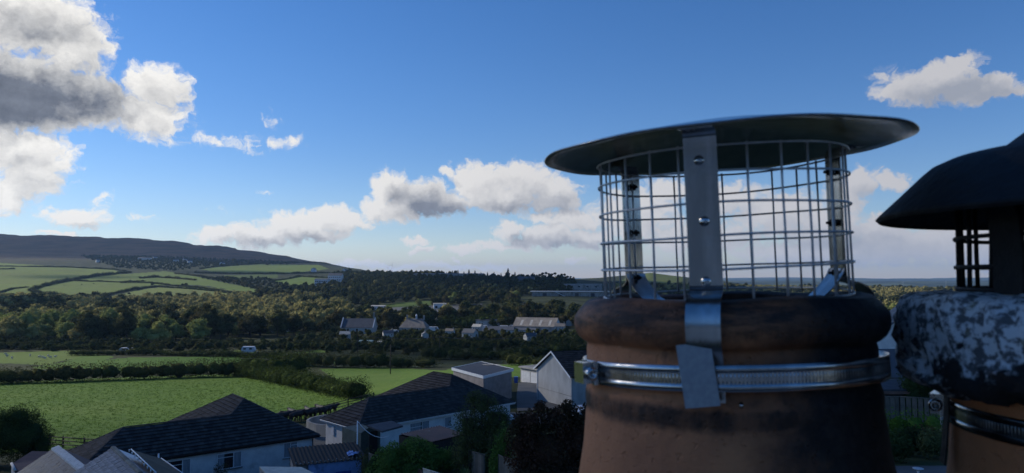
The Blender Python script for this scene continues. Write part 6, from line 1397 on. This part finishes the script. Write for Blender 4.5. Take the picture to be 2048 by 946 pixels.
# derelict concrete works: two tiers of wall, ledge, buttresses and a stair
cwk = thing('concrete_works', 'derelict grey concrete works in two tiers below the skyline pines', 'ruin', hat(1150,706,0), (0,0,R(-2)))
zg = cwk.location.z
def zz(py, Y=700): return W(1150, py, Y).z-zg
lo_, mi_, hi_ = zz(614), zz(599), zz(584)
base_ = MB().box((6,9,(lo_-3+mi_)/2), (100,18,mi_-lo_+3)); lpart('lower_wall', base_, M['concrete'], cwk)
lpart('ledge', MB().box((6,8.4,mi_+.25), (102,19.4,.5)), M['render'], cwk)
lpart('upper_wall', MB().box((6,14,(mi_+hi_)/2+.2), (98,12,hi_-mi_-.2)), M['concrete'], cwk)
lpart('top_slab', MB().box((6,13.6,hi_+.25), (101,13.6,.45)), M['render'], cwk)
for k in range(13):
    x_ = -42+k*8; lpart('buttress', MB().add([(x_,7.9,mi_+.5),(x_+.8,7.9,mi_+.5),(x_+.8,4.4,mi_+.5),(x_,4.4,mi_+.5),(x_,7.9,hi_-.3),(x_+.8,7.9,hi_-.3)], [(0,3,4),(1,5,2),(3,2,5,4),(0,1,2,3)]), M['concrete'], cwk)
    if k % 2: lpart('opening', MB().box((x_+4,7.95,(mi_+hi_)/2), (3.6,.3,(hi_-mi_)*.62)), M['felt'], cwk)
lpart('stair', MB().obox((-20,5.5,hi_-.2), (13,0,mi_-hi_+1.2), (0,1.6,0), (0,0,.7)), M['white'], cwk)
lpart('doorway', MB().box((-14,-.05,lo_+2.2), (4.4,.3,5.2)), M['felt'], cwk); lpart('white_door', MB().box((-13.6,-.3,lo_+.9), (4,.25,1.4)), M['white'], cwk)
house('concrete_works', 'upper derelict concrete block with flat roof behind the two tier works', 'ruin', hat(1165,840,0), R(0), 44, 14, 6.5, .5, M['concrete'], M['concrete'], [(x_,4,3,2,'f') for x_ in (-15,-5,5,15)])
house('concrete_works', 'low broken concrete walls left of the upper derelict block', 'ruin', hat(1110,850,0), R(2), 42, 9, 3.2, .4, M['concrete'], M['concrete'], [(x_,2,3,1,'f') for x_ in (-12,0,12)])
sheet_on_ground('yard', [((712-1024)/FPX*640, 640), ((712-1024)/FPX*572, 572), ((965-1024)/FPX*552, 552), ((965-1024)/FPX*628, 628)], M['asphalt'], .35, 10)
sheet_on_ground('yard', [((955-1024)/FPX*440, 440), ((955-1024)/FPX*376, 376), ((1130-1024)/FPX*366, 366), ((1130-1024)/FPX*420, 420)], M['asphalt'], .3, 8)
# vehicles
def vehicle(name, label, cat, c, ang, L_, w_, h_, body, cab=True):
    t = thing(name, label, cat, c, (0,0,ang)); prof_ = [(-L_/2,.35),(L_/2,.35),(L_/2,h_*.48),(L_/2-.25,h_*.55),(L_*.22,h_*.62) if not cab else (L_/2-.75,h_*.93),(L_*.08,h_) if not cab else (L_/2-1.3,h_),(-L_*.32 if not cab else -L_/2+.1,h_),(-L_/2,h_*.62)]
    mb = MB(); n_ = len(prof_); mb.add([(x_,-w_/2,z_) for x_, z_ in prof_]+[(x_,w_/2,z_) for x_, z_ in prof_], [tuple(reversed(range(n_))), tuple(range(n_,2*n_))]+[(i,(i+1) % n_,n_+(i+1) % n_,n_+i) for i in range(n_)]); mb.f = [tuple(reversed(f)) for f in mb.f]; lpart('body', mb, body, t)
    for s in (-1, 1):
        lpart('side_window', MB().box((L_*.22 if cab else -L_*.06,s*(w_/2+.005),h_*.78), (L_*.22 if cab else L_*.42,.03,h_*.26)), M['glass'], t)
        for x_ in (-L_*.3, L_*.3):
            wo = lpart('wheel', MB().lathe([(.0001,-.09),(.20,-.1),(.33,-.09),(.33,.09),(.20,.1),(.0001,.09)], 14), M['felt'], t); wo.location = (x_, s*(w_/2-.1), .33); wo.rotation_euler = (pi/2,0,0)
    return t
cvn = hat(501,262); t = thing('caravan', 'white touring caravan parked in the valley field', 'caravan', cvn, (0,0,R(8))); vb = MB(); pr = [(-2.3,.45),(2.2,.45),(2.5,1.3),(2.0,2.45),(-1.9,2.5),(-2.4,1.6)]
vb.add([(x_,-1.05,z_) for x_, z_ in pr]+[(x_,1.05,z_) for x_, z_ in pr], [(0,1,2,3,4,5),(11,10,9,8,7,6)]+[(i,6+i,6+(i+1) % 6,(i+1) % 6) for i in range(6)]); lpart('body', vb, wh, t)
for x_ in (-1.2, .9): lpart('window', MB().box((x_,-1.06,1.7), (1.0,.04,.6)), M['glass'], t)
wo = lpart('wheel', MB().lathe([(.0001,-.09),(.33,-.09),(.33,.09),(.0001,.09)], 14), M['felt'], t); wo.location = (0,-.95,.33); wo.rotation_euler = (pi/2,0,0)
lpart('drawbar', MB().tube([(2.3,0,.5),(3.6,0,.45)], .06, 6), M['dull_steel'], t)
vehicle('parked_car', 'white car on the lane left of the valley floor hedge', 'car', hat(257,268,.2), R(5), 4.3, 1.8, 1.5, wh, False)
vehicle('parked_car', 'small silver car right of the white car on the valley lane', 'car', hat(271,268,.2), R(185), 3.8, 1.7, 1.5, M['dull_steel'], False)
for px, Y, a, lab in ((968,402,10,'white van at the back of the farm yard'),(1009,398,-8,'white box van in the middle of the farm yard'),(1026,402,170,'pale blue van right of the box van in the farm yard'),(985,392,80,'white van side on by the dark roofed workshop'),(869,395,0,'white caravan shaped van left of the brown roofed schoolhouse'),(790,372,20,'white van parked beside the stone school')):
    vehicle('parked_van', lab, 'van', hat(px,Y,.35), R(a), 5.4, 2.0, 2.5, wh, True)
vehicle('parked_car', 'pale car in front of the gabled house, seen past the copper shrub', 'car', Vector((8.6,76,gz(8.6,76)+.1)), R(20), 4.2, 1.8, 1.45, wh, False)
vehicle('parked_car', 'white car on the road left of the gabled house', 'car', Vector((-2.0,79,gz(-2,79)+.1)), R(15), 4.2, 1.8, 1.45, wh, False)
# poles, wires, turbines
def pole(px, Y, py_top, label, r=.13, arm=True):
    b_ = at(px, Y); tp = W(px, py_top, Y); t = thing('utility_pole', label, 'pole', b_); lpart('pole', MB().tube([(0,0,-.5),(0,0,tp.z-b_.z)], r, 8, r2=r*.7), M['wood_dark'], t)
    if arm: lpart('cross_arm', MB().box((0,0,tp.z-b_.z-.35), (1.5,.1,.12)), M['wood_dark'], t)
    return tp
pole(783,172,689,'wooden pole standing in the field hedge left of the flat roofed garage'); pa_ = pole(717,262,668,'wooden pole left of the school on the valley floor'); pb_ = pole(880,252,672,'wooden pole in the valley hedge below the schoolhouse'); pc_ = pole(1089,246,668,'wooden pole behind the ridge of the gabled house'); pole(1048,400,618,'thin pole rising over the farm yard',.12,False)
for k, (px, Y, py) in enumerate(((619,2420,523),(626,2430,524),(645,2440,526),(660,2450,526),(678,2450,528),(697,2460,532))): pole(px, Y, py, 'thin distant pole on the skyline at the right end of the moor', .35, False); bpy.data.objects
for k, (a_, b_) in enumerate(((pa_, pb_), (pb_, pc_))):
    for j in (-.6, .6):
        pts = [a_.lerp(b_, i/16)+Vector((j*.2, j, -1.1*4*(i/16)*(1-i/16)-.25)) for i in range(17)]; o = put('overhead_wire', MB().tube(pts, .035, 4).mesh('overhead_wire', a_), M['felt']); o.location = a_; tag(o, 'overhead wire slung across the valley floor, '+('left' if k == 0 else 'right')+' span', 'wire', 'overhead wires across the valley')
def turbine(px, Y, h, rot, label):
    b_ = at(px, Y); t = thing('wind_turbine', label, 'wind turbine', b_); lpart('tower', MB().tube([(0,0,-1),(0,0,h)], h*.018, 8, r2=h*.010), wh, t); lpart('nacelle', MB().box((0,0,h+.3), (h*.03,h*.07,h*.035)), wh, t)
    bl_ = MB().add([(-.03*h*.5,-h*.04,0),(.03*h*.5,-h*.04,0),(.006*h,-h*.045,h*.42),(-.004*h,-h*.045,h*.42),(0,-h*.05,h*.1)], [(0,1,2,3),(3,2,1,0),(0,4,1)]).mesh('blade'); bl_.materials.append(wh)
    for k in range(3): o = put('blade', bl_, None, t); o.location = (0,0,h+.3); o.rotation_euler = (0,rot+2*pi*k/3,0)
turbine(784, 1500, 20, .4, 'small wind turbine over the skyline conifers'); turbine(776, 1560, 15, .9, 'smaller wind turbine left of the taller one on the skyline')
turbine(1890, 4200, 24, .2, 'tiny pale wind turbine on the hazy plain, right of the nearer mast'); turbine(1804, 3300, 22, .7, 'tiny white wind turbine at the edge of the plain woods')
# clipped bushes in the cottage garden
rb0 = plant('round_bush', 'round clipped lime green bush in the cottage garden, the left one', 'bush', hat(534,408), [(0,0,1.5,1.5,1.5,1.5)], 900, .35, M['leaf_lime'], 880, .85); dup(rb0, hat(568,408), 1, 1.0, 'round clipped lime green bush in the cottage garden, the right one')
hedge([at(px, Y) for px, Y in ((508,404),(530,402),(560,402),(600,404))], 1.5, 1.6, 'bright green low garden hedge below the sunlit cottages', M['leaf_lime'], .35, 16, 90)

# ------------------------------------------------------------------ own house roof below the camera
hr = thing('house_roof', 'dark slate roof of the house that carries the chimney stack, below the frame', 'roof', (0,.6,-1.3))
part('near_slope', MB().plate([(-7,.6,-1.3),(7,.6,-1.3),(7,-5.2,-5.0),(-7,-5.2,-5.0)], (0,0,-.1)), M['tile_dark'], hr); part('far_slope', MB().plate([(-7,.6,-1.305),(-7,6.2,-4.9),(7,6.2,-4.9),(7,.6,-1.305)], (0,0,-.1)), M['tile_dark'], hr)
part('wall', MB().box((0,.5,-7), (13.4,11,4.0)), M['render'], hr)
# ------------------------------------------------------------------ garden seen between the two pots
house('house', 'white house with dark slate roof glimpsed between the two chimney pots', 'house', hat(1806,80,.5), R(70), 9, 8, 5.6, 3.2, M['render'], M['roof_slate'], [(-1.5,3.9,1.1,1.2,'f'),(1.5,3.9,1.1,1.2,'f'),(-1.2,3.6,1.1,1.2,'g')])
house('house', 'low white house with dark roof and one window behind the garden shed, between the pots', 'house', hat(1790,64,.2), R(0), 9, 6, 3.0, 1.9, M['render'], M['roof_slate'], [(-3.6,1.7,.9,1.1,'f'),(-.9,1.7,.9,1.1,'f')])
q = hat(1790,54,0); gs = house('garden_shed', 'garden store with flat grey roof and rust red eaves board, between the pots', 'shed', q, R(0), 7, 4, 2.5, .35, M['wood_dark'], M['felt'])
lpart('eaves_board', MB().box((0,-2.32,2.42), (7.6,.05,.2)), M['rust'], gs)
panel_fence([top(1740,794,49,1.9), top(1800,794,48.5,1.9), top(1860,798,47.5,1.9), top(1920,800,47,1.9)], 1.9, M['wood_grey'], 'grey board garden fence glimpsed between the two chimney pots', bw=.3)
hedge([at(px, Y) for px, Y in ((1740,45),(1790,44.5),(1835,44),(1900,43.5))], 2.2, 1.2, 'bright green garden hedge glimpsed between the two pots', M['leaf_lime'], .14, 70, 91, .12)
for k, (px, Y, hh_, m_, lab) in enumerate(((1800,38,1.5,'leaf_bush','dark green garden shrub between the pots, left of the pale leaved one'),(1862,37,1.6,'leaf_twig','grey green large leaved shrub at the left side of the orange pot'),(1826,39.5,1.3,'leaf_copper','reddish shrub between two green ones in the gap between the pots'),(1775,36,1.2,'leaf_bush','low dark shrub right beside the nearer chimney pot'))):
    q = at(px, Y); plant('garden_shrub', lab, 'shrub', q, [(0,0,hh_*.5,.8,.7,hh_*.5),(.5,0,hh_*.6,.6,.5,hh_*.4),(-.5,-.1,hh_*.5,.6,.5,hh_*.45)], 1500, .13, M[m_], 900+k, .55, .6, .8)
q = at(1836,52); hh_ = W(1836,688,52).z-q.z
plant('evergreen_bush', 'tall dark evergreen behind the garden fence in the gap between the pots', 'bush', q, [(0,0,hh_*.5,1.3,1.2,hh_*.5),(1.0,0,hh_*.42,1.1,1.0,hh_*.42),(-.8,.1,hh_*.36,.9,.9,hh_*.36),(.3,0,hh_*.8,.8,.8,hh_*.2)], 5200, .17, M['leaf_bush'], 930, .6, .5, .9)
sheet_on_ground('drive', [(14,26),(26,26),(26,34.5),(14,34.5)], M['asphalt'], .05, 2)
sheet_on_ground('pavement', [(15.4,24.5),(19,24.5),(19.2,29.3),(17.0,29.2)], M['concrete'], .09, 2)
q = hat(1823,31.5,.02); t = thing('birdbath', 'small white dish on a stem standing on the dark drive', 'garden ornament', q); lpart('dish', MB().lathe([(.0001,.26),(.12,.27),(.22,.33),(.225,.345),(.12,.30),(.0001,.29)], 16), wh, t); lpart('stem', MB().lathe([(.10,0),(.05,.04),(.035,.15),(.06,.26)], 10), wh, t)
q = hat(1876,45,.0); t = thing('garden_sign', 'small white board on a grey post in front of the garden fence', 'sign', q); lpart('post', MB().box((0,0,.8), (.35,.12,1.7)), M['concrete'], t); lpart('board', MB().box((0,-.08,1.72), (.4,.04,.22)), wh, t)

# ------------------------------------------------------------------ haze
hz = MB().box((0, 0, 60), (36000, 36000, 400))
hm = bpy.data.materials.new('haze_air'); hm.use_nodes = True; t = hm.node_tree; t.nodes.clear()
pv = t.nodes.new('ShaderNodeVolumePrincipled'); pv.inputs['Color'].default_value = (.38,.62,1,1); pv.inputs['Density'].default_value = 5.2e-5; pv.inputs['Anisotropy'].default_value = .25
o_ = t.nodes.new('ShaderNodeOutputMaterial'); t.links.new(pv.outputs[0], o_.inputs['Volume'])
haze = put('haze', hz.mesh('haze'), hm, None, 'stuff'); haze['label'] = 'thin blue haze of air over the valley'
